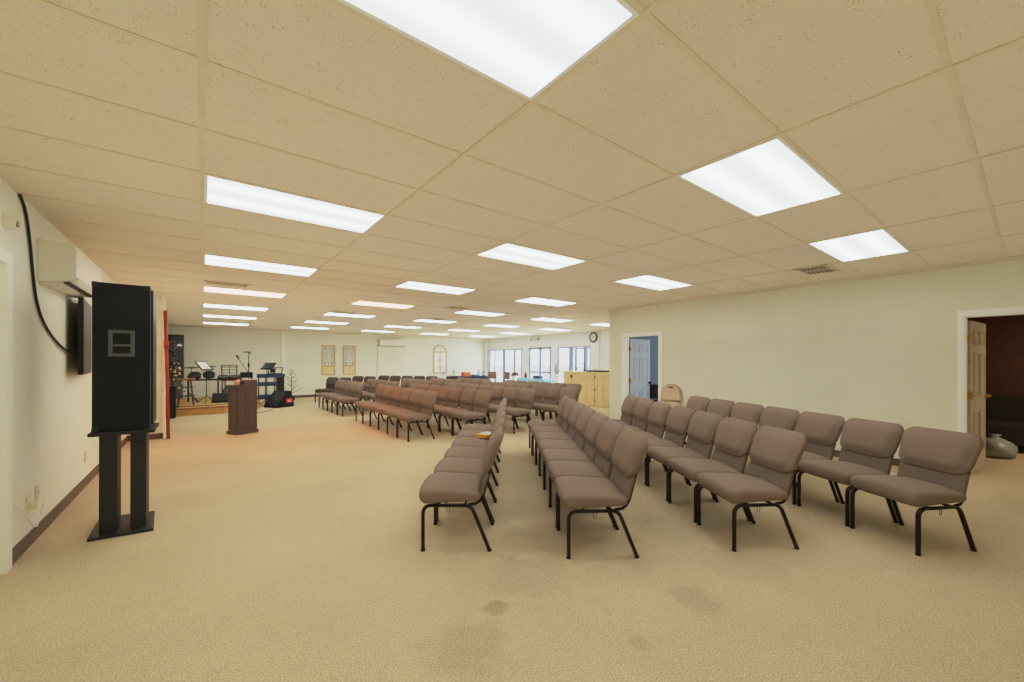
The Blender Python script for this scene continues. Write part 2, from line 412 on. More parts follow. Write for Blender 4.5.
# baseboards
bb = MB(); bb.box(-1.06, -1.043, 4.28, 9.86, 0, .1); struct('baseboard_left', bb, 'base_brown')
bb = MB(); bb.box(-1.043, -.57, 9.845, 9.86, 0, .1); struct('baseboard_partition', bb, 'base_brown')
bb = MB(); bb.box(-2.75, 2.44, YB-.015, YB, 0, .1); bb.box(2.56, XW-.2, YB-.015, YB, 0, .1); struct('baseboard_back', bb, 'base_brown')
bb = MB()
for a, b_ in ((-2.6, D2a-.075), (D2b+.075, D1a-.085), (D1b+.085, YC)): bb.box(XR-.013, XR, a, b_, 0, .1)
bb.box(XR-.013, XR+.12, YC, YC+.013, 0, .1)
struct('baseboard_right', bb, 'base_brown')
# rooms behind the right wall
struct('wall_office', MB().box(11.0, 11.1, 2.6, 6.02, 0, H).box(XR+.12, 11.1, 2.5, 2.6, 0, H), 'wall_blue')
struct('wall_office_end', MB().box(XR+.125, 11.0, 6.0, 6.02, 0, H), 'wall_blue')
struct('wall_lounge', MB().box(11.6, 11.7, -2.6, 2.5, 0, H).box(XR+.12, 11.6, 2.38, 2.5, 0, H).box(XR+.12, 11.7, -2.75, -2.6, 0, H), 'panel_brown')

# outside
struct('floor_outside', MB().box(12.16, 60, -10, 50, -.15, -.02), 'concrete')
struct('wall_outside', MB().box(26, 26.3, -10, 50, -.02, 1.05), 'parapet')

# ------------------------------------------------------------------ six-panel doors
def six_panel(name, w, h, mat_, th=.035, parent=None, loc=(0, 0, 0), rz=0, kind='structure'):
    """leaf spans local x 0..w, thickness along y, z 0..h, with moulded panels"""
    o = MB().box(0, w, -th/2, th/2, 0, h).build(name, mat_, parent, loc=loc, rz=rz, bevel=.002, seg=1)
    if kind: o['kind'] = kind
    pn = MB(); st = w*.14; mid = w*.11; cw = (w-2*st-mid)/2
    for (z0, z1) in ((.12*h, .40*h), (.50*h, .79*h), (.845*h, .94*h)):
        for x0 in (st, st+cw+mid):
            for sgn in (-1, 1):
                y0 = sgn*th/2
                yy = sorted((y0, y0+sgn*.012))
                e = .018
                pn.box(x0, x0+cw, yy[0], yy[1], z0, z0+e); pn.box(x0, x0+cw, yy[0], yy[1], z1-e, z1)
                pn.box(x0, x0+e, yy[0], yy[1], z0, z1); pn.box(x0+cw-e, x0+cw, yy[0], yy[1], z0, z1)
                yy = sorted((y0, y0+sgn*.008))
                pn.box(x0+.045, x0+cw-.045, yy[0], yy[1], z0+.045, z1-.045)
    pn.build('raised_panel', mat_, o, bevel=.003, seg=1)
    return o
d1 = six_panel('door_1', .74, 1.95, 'door_grey', loc=(XR+.135, 5.655, .01), rz=0)
kb = MB(); kb.sphere((.68, -.06, .93), .032).cyl((.68, -.05, .93), .012, .04, 10, axis='y'); kb.build('door_knob', 'black_metal', d1)
for z in (.25, 1.0, 1.72): MB().cbox((-.012, -.005, z), (.03, .05, .1)).build('hinge', 'brass', d1)
d2 = six_panel('door_2', .86, 1.95, 'door_dark', loc=(XR+.145, .535, .01), rz=math.radians(-5.2))
for z in (.25, 1.0, 1.72): MB().cbox((-.012, -.005, z), (.03, .05, .1)).build('hinge', 'brass', d2)
hl = MB()
for s in (-1, 1):
    hl.cyl((.80, s*.02 if s > 0 else -.06, .96), .025, .04, 14, axis='y'); hl.tube([(.80, s*.07, .96), (.76, s*.075, .965), (.68, s*.07, .96)], .01)
hl.build('door_handle', 'brass', d2)

# ------------------------------------------------------------------ ceiling lights
def light_unit():
    r = thing('ceiling_light', '', 'ceiling light', (0, 0, 0))
    f = MB(); W, D = 1.195, .588; e = .018
    f.box(-W/2, W/2, -D/2, -D/2+e, -.006, .0); f.box(-W/2, W/2, D/2-e, D/2, -.006, .0)
    f.box(-W/2, -W/2+e, -D/2+e, D/2-e, -.006, .0); f.box(W/2-e, W/2, -D/2+e, D/2-e, -.006, .0)
    f.build('frame', 'white', r)
    MB().box(-W/2+e, W/2-e, -D/2+e, D/2-e, -.004, -.001).build('diffuser', 'lens', r)
    return r
proto_l = light_unit(); kids_l = tree_of(proto_l); first = True
lights = [(b, j) for b in (0, 2, 4) for j in (-2, 2, 6, 10, 14, 18, 22)]+[(b, j) for b in (6, 8) for j in (10, 14, 18, 22)]
BN = {0: 'in the leftmost line above the speaker', 2: 'in the second line from the left', 4: 'in the middle line ending by the doorway wall', 6: 'in the fourth line from the left', 8: 'in the line nearest the windows'}
for b, j in lights:
    loc = (GX+1.2192*b+F, GY+F*j+F/2, H)
    n = (j+2)//4 if b < 6 else (j-10)//4
    nm = ORD[n]
    tint = ''
    if (b, j) == (0, 10): tint = 'pink tinted '
    if (b, j) == (2, 10): tint = 'amber tinted '
    if (b, j) == (0, -2): lab = 'huge bright fluorescent troffer at the top of the picture, nearest overhead'
    else: lab = f'{tint}rectangular fluorescent ceiling light, {nm} from camera {BN[b]}'
    if first:
        o = proto_l; o.location = loc; o['label'] = lab; first = False
        o['group'] = 'fluorescent troffers in the ceiling'
    else:
        o = dup_list(proto_l, kids_l, loc, 0, lab, 'fluorescent troffers in the ceiling')
    if tint:
        for c in children(o):
            if c.name.startswith('diffuser'):
                c.data = c.data.copy(); c.data.materials[0] = M['lens_pink' if b == 0 else 'lens_orange']
                c['label'] = tint.strip()+' diffuser'
# ceiling vents
def vent(loc, w, d, label):
    r = thing('ceiling_vent', label, 'ceiling vent', loc, 0, 'air vents in the ceiling')
    f = MB(); e = .03
    f.box(-w/2, w/2, -d/2, -d/2+e, -.012, -.006); f.box(-w/2, w/2, d/2-e, d/2, -.012, -.006); f.box(-w/2, -w/2+e, -d/2, d/2, -.012, -.006); f.box(w/2-e, w/2, -d/2, d/2, -.012, -.006)
    f.build('frame', 'grid', r)
    MB().box(-w/2+e, w/2-e, -d/2+e, d/2-e, -.008, -.006).build('backing', 'ac_dark', r)
    s = MB(); n = 7
    for i in range(n):
        y = -d/2+e+(i+.5)*(d-2*e)/n
        s.box(-w/2+e, w/2-e, y-.005, y+.005, -.016, -.008)
    s.box(-.006, .006, -d/2+e, d/2-e, -.017, -.008)
    s.build('slats', 'grid', r)
for loc, w_, d_, lb in [((6.35, 1.76), .55, .36, 'slatted ceiling vent beside the light closest to the right wall'),
                        ((.31, 7.69), .56, .28, 'dark slatted vent just before the pink tinted light'),
                        ((4.5, 7.86), .5, .34, 'dark vent between the light lines in mid ceiling'),
                        ((2.78, 10.37), .5, .28, 'small vent touching the light after the amber one'),
                        ((5.24, 10.28), .5, .28, 'small vent before the fifth light of the middle line'),
                        ((5.18, 15.25), .5, .28, 'farthest small vent, above the back wall air conditioner'),
                        ((10.08, 10.19), .5, .28, 'small vent in the light line nearest the windows')]:
    vent((loc[0], loc[1], H), w_, d_, lb)

# ------------------------------------------------------------------ stacking church chair
def rrect(w, z0, z1, r, n=6, wb=None):
    """rounded rectangle outline in x-z, bottom may be narrower"""
    pts = []; zc = (z0+z1)/2; wb = wb if wb else w
    def P(cx, cz, a): return (cx+r*math.cos(a), cz+r*math.sin(a))
    for (sx, sz, a0) in ((1, 1, 0), (-1, 1, PI/2), (-1, -1, PI), (1, -1, 1.5*PI)):
        ww = w if sz > 0 else wb
        cx = sx*(ww/2-r); cz = (z1-r) if sz > 0 else (z0+r)
        for k in range(n+1): pts.append(P(cx, cz, a0+PI/2*k/n))
    return pts
def pad(mb, outline, yf, yb, lean, z0, puff, edge):
    """upholstered pad: outline in x-z, front at yf (towards -y), back at yb"""
    cx = 0; cz = sum(p[1] for p in outline)/len(outline)
    hw = max(p[0] for p in outline); hh = max(p[1] for p in outline)-cz
    def ring(ins, y):
        R = []
        for x, z in outline:
            sx = 1-ins/hw; sz = 1-ins/hh
            X = x*sx; Z = cz+(z-cz)*sz
            R.append((X, y+(Z-z0)*lean+.25*max(0, Z-z0)**2, Z))
        return R
    R = []
    for ins, t in ((hh*.93, 0), (hh*.6, .03), (hh*.3, .12), (edge*1.0, .30), (edge*.45, .52), (edge*.12, .78), (0, 1.0)):
        R.append(ring(ins, yf-puff*(1-t)))
    R.append(ring(edge*.1, yf+(yb-yf)*.6)); R.append(ring(edge*.5, yf+(yb-yf)*.9)); R.append(ring(edge*1.2, yb)); R.append(ring(hh*.9, yb))
    mb.rings(R)
def make_chair():
    r = thing('padded_chair', '', 'chair')
    # seat
    prof = [(-.282, .405), (-.279, .434), (-.256, .455), (-.20, .464), (-.10, .462), (.02, .455), (.12, .448), (.175, .442),
            (.200, .425), (.202, .395), (.185, .375), (.10, .368), (-.05, .362), (-.17, .352), (-.243, .350), (-.273, .372)]
    cy = -.03; cz = .405; R = []; W = .263
    for t, s, dz in ((-1, .40, -.006), (-.992, .66, -.006), (-.965, .82, -.005), (-.92, .93, -.003), (-.84, .985, 0), (-.5, 1.0, .012), (0, 1.0, .018), (.5, 1.0, .012), (.84, .985, 0), (.92, .93, -.003), (.965, .82, -.005), (.992, .66, -.006), (1, .40, -.006)):
        fr = 1-.10*abs(t)**4
        ring_ = []
        for (y, z) in prof:
            yy = y if y > -.1 else -.1+(y+.1)*fr
            ring_.append((t*W, cy+(yy-cy)*(1-(1-s)*.35), cz+(z-cz)*s+(dz if z > .43 else 0)))
        R.append(ring_)
    MB().rings(R).build('seat', 'fabric', r)
    # seat welt
    lean = .235
    b = MB(); pad(b, rrect(.535, .555, .872, .088, 7, wb=.50), .185, .235, lean, .44, .042, .042); bk = b.build('backrest', 'fabric', r)
    b = MB(); pad(b, rrect(.465, .400, .585, .02, 3), .196, .226, lean, .44, .006, .012); b.build('lumbar_panel', 'fabric_lower', r)
    # frame
    def arc(c, r_, a0, a1, n=5): return [(c[0]+r_*math.cos(a0+(a1-a0)*k/n), c[1]+r_*math.sin(a0+(a1-a0)*k/n)) for k in range(n+1)]
    X = .246; rz_ = .0145
    for s in (1, -1):
        front = [(-.235, 0.012), (-.235, .15), (-.235, .275)]+arc((-.180, .285), .055, PI, PI/2, 5)[1:]
        lf = MB().tube([(s*X, y, z) for y, z in front], rz_, 8, rs=[(.014, .0175)]*len(front)).build('leg', 'frame_metal', r)
        rear = [(.262, .012), (.205, .15), (.150, .285)]+[(.138, .310), (.118, .330), (.092, .340)]
        lr = MB().tube([(s*X, y, z) for y, z in rear], rz_, 8, rs=[(.014, .0175)]*len(rear)).build('leg', 'frame_metal', r)
        MB().tube([(s*X, y, .340) for y in (-.180, -.04, .092)], .0135, 8).build('side_rail', 'frame_metal', r)
        pp = [(.092, .345), (.15, .352), (.185, .375), (.206, .41), (.222, .47), (.246, .56), (.275, .68)]
        MB().tube([(s*(.240-.008*min(i, 3)), y+.01, z) for i, (y, z) in enumerate(pp)], .011, 6).build('back_post', 'frame_metal', r)
        MB().cyl((s*X, -.235, 0), .017, .016, 10).build('foot_glide', 'black_plastic', lf)
        MB().cyl((s*X, .264, 0), .017, .016, 10).build('foot_glide', 'black_plastic', lr)
    MB().tube([(-X, -.12, .340), (X, -.12, .340)], .009, 6).tube([(-X, .08, .340), (X, .08, .340)], .009, 6).build('cross_bar', 'frame_metal', r)
    MB().tube([(X+.004, -.055, .335), (X+.004, -.055, .300), (X+.004, -.045, .288), (X+.004, -.035, .300), (X+.004, -.035, .335)], .003, 5)\
        .tube([(-X-.004, -.055, .335), (-X-.004, -.055, .300), (-X-.004, -.045, .288), (-X-.004, -.035, .300), (-X-.004, -.035, .335)], .003, 5)\
        .build('ganging_hook', 'grey_metal', r)
    return r
proto_c = make_chair(); kids_c = tree_of(proto_c); c_used = False
def row(F0, w, b, pitch, n, desc, group, order=None):
    """F0: near front foot; w: direction along the row going away; b: direction of the backrest"""
    global c_used
    w = Vector(w).normalized(); b = Vector(b).normalized()
    th = math.atan2(-b.x, b.y)
    for i in range(n):
        c = Vector(F0)+w*(.246+i*pitch)+b*.235
        jit = random.uniform(-.006, .006)
        loc = (c.x+jit*b.x, c.y+jit*b.y, 0)
        t = th+random.uniform(-.003, .003)
        which = 'nearest' if i == 0 else ('farthest' if i == n-1 else ORD[i])
        lab = f'taupe padded chair, {which} in {desc}'; assert len(lab.split()) <= 16, lab
        if not c_used:
            c_used = True; proto_c.location = loc; proto_c.rotation_euler = (0, 0, t); proto_c['label'] = lab; proto_c['group'] = group
        else: dup_list(proto_c, kids_c, loc, t, lab, group)
G1 = 'padded chairs in the four slanted near rows'; G2 = 'padded chairs in the middle block of rows'; G3 = 'padded chairs in the far block of rows'; G4 = 'darker angled chairs before the back wall'
row((1.32, 2.81), (.606, .795), (.795, -.606), .553, 6, 'the leftmost near row, the one holding the book', G1)
row((2.105, 2.065), (.585, .811), (.811, -.585), .544, 7, 'the near row just right of the book row', G1)
row((3.18, 1.39), (.549, .836), (.836, -.549), .548, 7, 'the near row one before the right wall', G1)
row((4.185, .535), (.483, .8755), (.8755, -.483), .541, 7, 'the rightmost near row along the wall', G1)
row((2.91, 6.81), (.015, 1), (1, 0), .5455, 6, 'the orange lit row facing the podium', G2)
row((3.84, 6.38), (.01, 1), (1, 0), .545, 7, 'the second row of the middle block', G2)
row((4.92, 6.34), (0.015, 1), (1, 0), .545, 7, 'the third row of the middle block', G2)
row((5.97, 6.13), (0.01, 1), (1, 0), .545, 7, 'the fourth row of the middle block', G2)
row((7.03, 7.02), (0.0, 1), (1, 0), .545, 6, 'the middle block row closest to the pine bar', G2)
row((2.90, 11.00), (0.0, 1), (1, 0), .54, 5, 'the far front row beyond the orange lit one', G3)
row((3.85, 10.95), (0, 1), (1, 0), .545, 5, 'the second row of the far block', G3)
row((5.03, 11.4), (0, 1), (1, 0), .545, 4, 'the third row of the far block', G3)
row((5.95, 11.1), (0, 1), (1, 0), .545, 4, 'the fourth row of the far block', G3)
row((6.95, 10.95), (0, 1), (1, 0), .545, 4, 'the far row nearest the windows', G3)
M['fabric_far'] = mat('dark taupe fabric', sr(98, 86, 75), .9, noise=.09, nscale=260, bump=.25, bscale=600, spec=.2)  # darker taupe copy of the chair fabric for the angled far rows
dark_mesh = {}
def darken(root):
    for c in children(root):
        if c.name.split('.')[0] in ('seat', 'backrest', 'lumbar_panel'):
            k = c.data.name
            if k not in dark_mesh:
                dark_mesh[k] = c.data.copy(); dark_mesh[k].materials[0] = M['fabric_far']
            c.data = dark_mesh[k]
def far_row(B0, n, desc):
    # backrest centre of the farthest chair, row steps towards the camera
    b = Vector((.85, .53)).normalized(); st = Vector((.53, -.85)).normalized()*.57
    for i in range(n):
        c = Vector(B0)+st*i-b*.25
        which = ORD[i]
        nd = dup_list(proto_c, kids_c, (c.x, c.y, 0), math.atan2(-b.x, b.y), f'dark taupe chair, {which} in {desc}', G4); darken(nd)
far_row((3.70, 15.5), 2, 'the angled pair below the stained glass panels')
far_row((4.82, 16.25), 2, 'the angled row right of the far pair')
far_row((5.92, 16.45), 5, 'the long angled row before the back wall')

# ------------------------------------------------------------------ book on the seat
bk = thing('paperback_book', 'small book with yellow and white blue cover lying on the leftmost near row', 'book', (2.85, 4.24, .486), math.radians(20))
MB().box(-.11, .11, -.075, .075, 0.001, .030).build('pages', 'yellow', bk, bevel=.003)
MB().box(-.113, .113, -.078, .078, .030, .034).box(-.113, -.110, -.078, .078, 0, .034).build('cover', 'white', bk)
MB().box(-.02, .10, -.02, .07, .034, .0345).build('printed_picture', 'teal', bk)
MB().box(-.113, -.04, -.078, .078, .034, .0347).box(-.116, -.113, -.078, .078, 0, .0347).box(-.113, .113, -.081, -.078, 0, .030).build('yellow_band', 'yellow', bk)

# ------------------------------------------------------------------ speaker and stand
sp = thing('loudspeaker_stand', 'black wooden twin column stand holding the tall loudspeaker at left', 'speaker stand', (-.525, 4.82, 0), 0)
MB().prism([(-.19, -.28), (.205, -.31), (.175, .22), (-.20, .28)], 0, .022, 'z').build('base_plate', 'black_paint', sp, bevel=.003)
MB().box(-.195, .205, -.24, .24, .815, .842).build('top_plate', 'black_paint', sp, bevel=.003)
for (x0, x1) in ((-.135, -.03), (.05, .15)):
    col = MB().box(x0, x1, -.20, -.165, .022, .815).box(x0, x0+.03, -.165, .02, .022, .815).box(x1-.03, x1, -.165, .02, .022, .815)
    col.build('column', 'black_paint', sp, bevel=.002)
ls = thing('tall_loudspeaker', 'tall black carpeted loudspeaker with recessed side handle on a stand', 'loudspeaker', (-.525, 4.885, .844), math.radians(1))
MB().box(-.185, .165, -.235, .235, 0, 1.22).build('cabinet', 'black', ls, bevel=.006)
MB().box(.165, .170, -.225, .225, .015, 1.205).build('front_grille', 'grey_metal', ls)
MB().box(.170, .186, -.215, .215, .03, 1.19).build('grille_cloth', 'black_plastic', ls)
hd = MB(); z0, z1, x0, x1 = .615, .835, -.09, .07; e = .026; y = -.241
hd.box(x0, x1, y, y+.008, z0, z0+e); hd.box(x0, x1, y, y+.008, z1-e, z1); hd.box(x0, x0+e, y, y+.008, z0+e, z1-e); hd.box(x1-e, x1, y, y+.008, z0+e, z1-e)
hd.box(x0+e, x1-e, y-.002, y+.006, (z0+z1)/2-.025, (z0+z1)/2-.008)
for sx in (x0+.013, (x0+x1)/2, x1-.013):
    for sz in (z0+.013, z1-.013): hd.cyl((sx, y-.003, sz), .005, .004, 8, axis='y')
hd.build('handle', mat('dark grey plastic', sr(92, 95, 88), .5, noise=.1, nscale=30), ls)
MB().box(x0+e, x1-e, y+.002, y+.005, z0+e, z1-e).build('handle_recess', 'black_metal', ls)
for sx in (-.185, .165):
    for sz in (0, 1.22):
        MB().cbox((sx+(.018 if sx < 0 else -.018), -.236, sz+(.018 if sz == 0 else -.018)), (.04, .01, .04)).build('corner_protector', 'black_plastic', ls, bevel=.004)

# ------------------------------------------------------------------ left wall fittings
XLw = XL-.03
def mini_split(loc, rz, label, L=1.0, dpt=.235, h=.31):
    """local: wall at y=0, projects to -y, length along x"""
    r = thing('wall_air_conditioner', label, 'air conditioner', loc, rz)
    prof = [(0, 0), (0, h), (-dpt+.03, h), (-dpt, h-.03), (-dpt, .06), (-dpt+.03, .025), (-.05, .0)]
    MB().prism(prof, -L/2, L/2, 'x').build('casing', 'ac_white', r, bevel=.006)
    MB().prism([(-dpt+.004, .055), (-dpt+.035, .020), (-dpt+.031, .014), (-dpt-.002, .050)], -L/2+.06, L/2-.06, 'x').build('louvre', 'ac_white', r)
    MB().box(-L/2+.07, L/2-.07, -dpt+.05, -dpt+.085, .006, .02).build('air_slot', 'ac_dark', r)
    MB().box(-L/2+.03, L/2-.03, -.006, .0, -.02, 0).build('mounting_plate', 'ivory', r)
    MB().cbox((L/2-.09, -dpt-.0005, .16), (.05, .002, .014)).build('indicator_panel', 'silver_glass', r)
    return r
mini_split((XLw, 5.47, 2.07), math.radians(90), 'white split air conditioner high on the left wall above the speaker', 1.08, .215, .34)
mini_split((6.86, YB, 2.13), 0, 'long white split air conditioner on the far back wall', 1.24, .22, .33)
pipe = MB().tube([(6.2, YB-.012, 2.2), (6.2, YB-.012, .1)], .012, 6).build('wall_conduit', 'ivory')
tag(pipe, 'thin pipe running down the back wall from the far air conditioner', 'pipe')
tv = thing('wall_television', 'black flat television on the left wall, seen edge on behind the speaker', 'television', (-1.035, 6.21, 1.67), math.radians(95))
MB().box(-.42, .42, -.06, -.022, -.385, .385).build('housing', 'black_plastic', tv, bevel=.005)
MB().box(-.405, .405, -.063, -.059, -.365, .37).build('screen', 'screen', tv)
MB().box(-.1, .1, -.022, 0.002, -.15, .15).box(-.03, .03, -.022, -.01, -.03, .03).build('wall_bracket', 'black_metal', tv)
cb = [(-1.045, 4.48, 2.62), (-1.045, 4.56, 2.57), (-1.045, 4.63, 2.48), (-1.045, 4.70, 2.31), (-1.045, 4.76, 2.11), (-1.045, 4.84, 1.92), (-1.045, 4.99, 1.77), (-1.045, 5.27, 1.64), (-1.04, 5.62, 1.54), (-1.03, 5.85, 1.50)]
def smooth(pts, k=5):
    P = [Vector(p) for p in pts]; P = [P[0]]+P+[P[-1]]; out = []
    for i in range(1, len(P)-2):
        for t in range(k):
            u = t/k; a, b_, c_, d_ = P[i-1:i+3]
            out.append(.5*((2*b_)+(-a+c_)*u+(2*a-5*b_+4*c_-d_)*u*u+(-a+3*b_-3*c_+d_)*u**3))
    out.append(P[-2]); return out
tag(MB().tube(smooth(cb), .009, 8).build('black_cable', 'cord'), 'thick black cable drooping from the ceiling down the left wall to the television', 'cable')
md = thing('motion_detector', 'small white motion detector on the left wall above the door casing', 'sensor', (XLw, 4.24, 2.36), math.radians(90))
MB().prism([(0, -.05), (0, .05), (-.045, .04), (-.06, .01), (-.05, -.04)], -.035, .035, 'x').build('housing', 'ac_white', md, bevel=.006)
MB().cbox((0, -.057, -.008), (.045, .01, .04)).build('lens', 'silver_glass', md, bevel=.004)
def outlet(loc, rz, label, name='wall_outlet', cat='outlet', blank=False):
    r = thing(name, label, cat, loc, rz)
    MB().box(-.038, .038, -.008, 0, -.06, .06).build('cover_plate', 'ivory', r, bevel=.003)
    s = MB()
    if not blank:
        for z in (-.025, .025): s.cbox((0, -.009, z), (.03, .003, .026))
    else: s.cbox((0, -.012, 0), (.01, .012, .022))
    s.build('socket' if not blank else 'toggle', 'white', r, bevel=.001)
    return r
outlet((XLw, 4.70, .33), math.radians(90), 'ivory outlet low on the left wall with the adapter plugged in')
outlet((XLw, 4.90, .36), math.radians(90), 'slim ivory jack plate right of the plugged outlet on the left wall', 'jack_plate', 'wall plate', True)
outlet((XLw, 6.61, .33), math.radians(90), 'ivory outlet on the left wall nearer the speaker stand, nothing plugged in')
outlet((3.15, YB, .36), 0, 'small outlet low on the back wall left of the stained glass panels')
outlet((XW-.06, 10.38, 1.15), math.radians(-90), 'light switch on the pilaster under the round clock', 'light_switch', 'switch', True)
pl = thing('plug_adapter', 'ivory plug adapter and white cord in the left wall outlet', 'plug adapter', (XLw, 4.70, .33), math.radians(90))
MB().box(-.022, .03, -.05, -.009, -.045, -.005).build('plug_body', 'ivory', pl, bevel=.004)
MB().tube(smooth([(.03, -.03, -.02), (.12, -.035, -.04), (.26, -.03, -.07), (.21, -.028, -.13), (.15, -.028, -.18), (.08, -.03, -.205), (.0, -.028, -.17), (-.10, -.02, -.08), (-.20, -.015, .01), (-.32, -.008, .08)]), .0045, 6).build('cord', 'white', pl)
# red orange pole by the partition end
rp = thing('red_pole', 'orange red pole standing upright against the end of the partition', 'pole', (-.545, 9.72, 0))
MB().tube([(.055, .0, 0.003), (.04, .03, .9), (.025, .06, 1.6), (.005, .08, 2.36)], .026, 12).build('shaft', 'red', rp)
MB().tube([(.024, .06, 1.66), (.021, .065, 1.80)], .036, 12).build('joint_collar', 'red', rp)

# ------------------------------------------------------------------ podium
pd = thing('wooden_podium', 'dark brown wooden podium with panelled sides and a sloped desk', 'podium', (.645, 9.64, 0), math.radians(28))
MB().box(-.19, .19, -.15, .15, .06, .94).build('body', 'deck_wood', pd, bevel=.004)
MB().box(-.21, .21, -.17, .17, 0, .07).build('plinth', 'deck_wood', pd, bevel=.006)
MB().box(-.215, .215, -.175, .175, .935, .965).build('top_slab', 'deck_wood', pd, bevel=.006)
fr = MB()
for (x0, x1) in ((-.18, -.01), (.01, .18)):
    for (z0, z1) in ((.12, .90),):
        fr.box(x0, x1, -.16, -.15, z0, z0+.03).box(x0, x1, -.16, -.15, z1-.03, z1).box(x0, x0+.03, -.16, -.15, z0, z1).box(x1-.03, x1, -.16, -.15, z0, z1)
for s in (-1, 1):
    xx = sorted((s*.19, s*.20))
    fr.box(xx[0], xx[1], -.13, .13, .12, .15).box(xx[0], xx[1], -.13, .13, .87, .90).box(xx[0], xx[1], -.13, -.10, .12, .90).box(xx[0], xx[1], .10, .13, .12, .90)
fr.build('panel_moulding', 'deck_wood', pd)
MB().prism([(-.14, .965), (.15, .965), (.15, 1.005), (-.14, 1.06)], -.06, .195, 'x').build('sloped_desk', 'deck_wood', pd, bevel=.004)
pp = thing('open_binder', 'pale open binder lying on the sloped desk of the podium', 'binder', (.645, 9.64, 0), math.radians(28))
MB().add([(-.05, -.13, 1.062), (.185, -.13, 1.062), (.185, .14, 1.010), (-.05, .14, 1.010), (-.05, -.13, 1.075), (.185, -.13, 1.075), (.185, .14, 1.023), (-.05, .14, 1.023)],
         [(0, 1, 2, 3), (4, 5, 6, 7), (0, 1, 5, 4), (1, 2, 6, 5), (2, 3, 7, 6), (3, 0, 4, 7)]).build('pages', 'paper', pp)
tag(MB().sphere((0, 0, .05), .05, 8).sphere((.02, .01, .085), .03, 6).cyl((0, 0, 0), .035, .03, 12).build('tissue_cup', 'pink', loc=(.545, 9.52, .966)), 'small pink and white tissue cup on the podium top', 'cup')

# ------------------------------------------------------------------ stage and instruments
st = thing('stage_platform', 'low honey coloured plywood stage platform against the back wall', 'stage', (0, 0, 0))
MB().prism([(-2.7, 13.60), (.50, 13.60), (1.38, 14.35), (1.38, 17.6), (-2.7, 17.6)], .0, .20, 'z').build('deck', 'stage_wood', st, bevel=.004)
MB().prism([(-2.7, 13.57), (.51, 13.57), (1.41, 14.33), (1.41, 17.6), (1.38, 17.6), (1.38, 14.35), (.50, 13.60), (-2.7, 13.60)], .17, .205, 'z').build('edge_strip', 'stool_wood', st)
SZ = .204
# bar stool
sl = thing('bar_stool', 'round topped wooden bar stool with dark legs at the stage edge', 'stool', (-.36, 14.62, SZ))
MB().lathe([(.19, .70), (.22, .705), (.225, .73), (.21, .75), (.05, .752)], 20).build('seat', 'stool_wood', sl)
for a in (45, 135, 225, 315):
    ca, sa = math.cos(math.radians(a)), math.sin(math.radians(a))
    MB().tube([(.24*ca, .24*sa, 0), (.15*ca, .15*sa, .70)], .018, 8).build('leg', 'dark_wood', sl)
MB().tube([(.21*math.cos(t*PI/8), .21*math.sin(t*PI/8), .25) for t in range(17)], .01, 6).tube([(.17*math.cos(t*PI/8), .17*math.sin(t*PI/8), .50) for t in range(17)], .009, 6).build('foot_ring', 'dark_wood', sl)
# electronic drum kit
dk = thing('drum_kit', 'black drum kit with raised cymbals on a rack behind the podium', 'drum kit', (.05, 15.6, SZ+.004))
MB().tube([(-.38, 0, .66), (.95, 0, .66)], .025, 8).tube([(-.38, 0, 0), (-.38, 0, .8)], .022, 8).tube([(.35, 0, 0), (.35, 0, .72)], .022, 8).tube([(.95, 0, 0), (.95, 0, .72)], .022, 8)\
    .tube([(-.38, 0, .3), (-.15, -.25, 0)], .012, 6).tube([(-.38, 0, .3), (-.15, .25, 0)], .012, 6).build('rack', 'black_metal', dk)
for (x, y, z, rx) in ((-.22, -.12, .80, .5), (.12, -.12, .82, .5), (.48, -.1, .72, .3), (.78, -.1, .72, .3)):
    MB().cyl((0, 0, 0), .15, .10, 20, m=T((x, y, z-.05), 0, rx)).build('drum', 'drum_head', dk)
for (x, y, z) in ((-.3, 0, 1.03), (.12, 0, 1.06)):
    cy_ = MB().lathe([(.2, 0), (.19, .008), (.05, .02), (.02, .03)], 20, T((x, y, z), 0, .08)).build('cymbal', 'cymbal', dk)
    MB().tube([(x, y, .66), (x, y, z)], .010, 6).build('cymbal_post', 'black_metal', dk)
MB().cyl((.62, -.1, .28), .15, .3, 20, axis='y').build('kick_drum', 'drum_head', dk)
MB().cyl((.62, -.105, .28), .135, .004, 20, axis='y').build('kick_drum_head', 'grey_metal', dk)
# music stand with white sheet
def music_stand(loc, rz, hgt, label, sheet, tilt=.5, w=.46):
    r = thing('music_stand', label, 'music stand', loc, rz)
    mm = T((0, 0, hgt), 0, -tilt)
    MB().box(-w/2, w/2, -.006, .006, -.02, .32, mm).box(-w/2, w/2, -.05, 0, -.025, -.015, mm).build('desk', 'black_metal', r)
    MB().tube([(0, .02, 0.18), (0, .02, hgt+.06)], .010, 8).build('pole', 'black_metal', r)
    for a in (90, 210, 330):
        ca, sa = math.cos(math.radians(a)), math.sin(math.radians(a))
        MB().tube([(0, .02, .22), (.26*ca, .02+.26*sa, .008)], .008, 6).build('leg', 'black_metal', r)
    if sheet:
        s = MB().box(-.18, .18, -.012, -.007, -.01, .29, T((0, 0, hgt), 0, -tilt)).build('sheet_music', 'paper', loc=loc, rz=rz)
        tag(s, 'white sheet of music propped on the stage music stand', 'sheet music')
    return r
music_stand((.12, 14.95, SZ), math.radians(55), .98, 'black music stand holding white sheets in front of the drums', True, .7)
music_stand((1.66, 15.2, 0), math.radians(-35), 1.19, 'empty black tilted music stand above the blue keyboard rack', False, .9, .36)
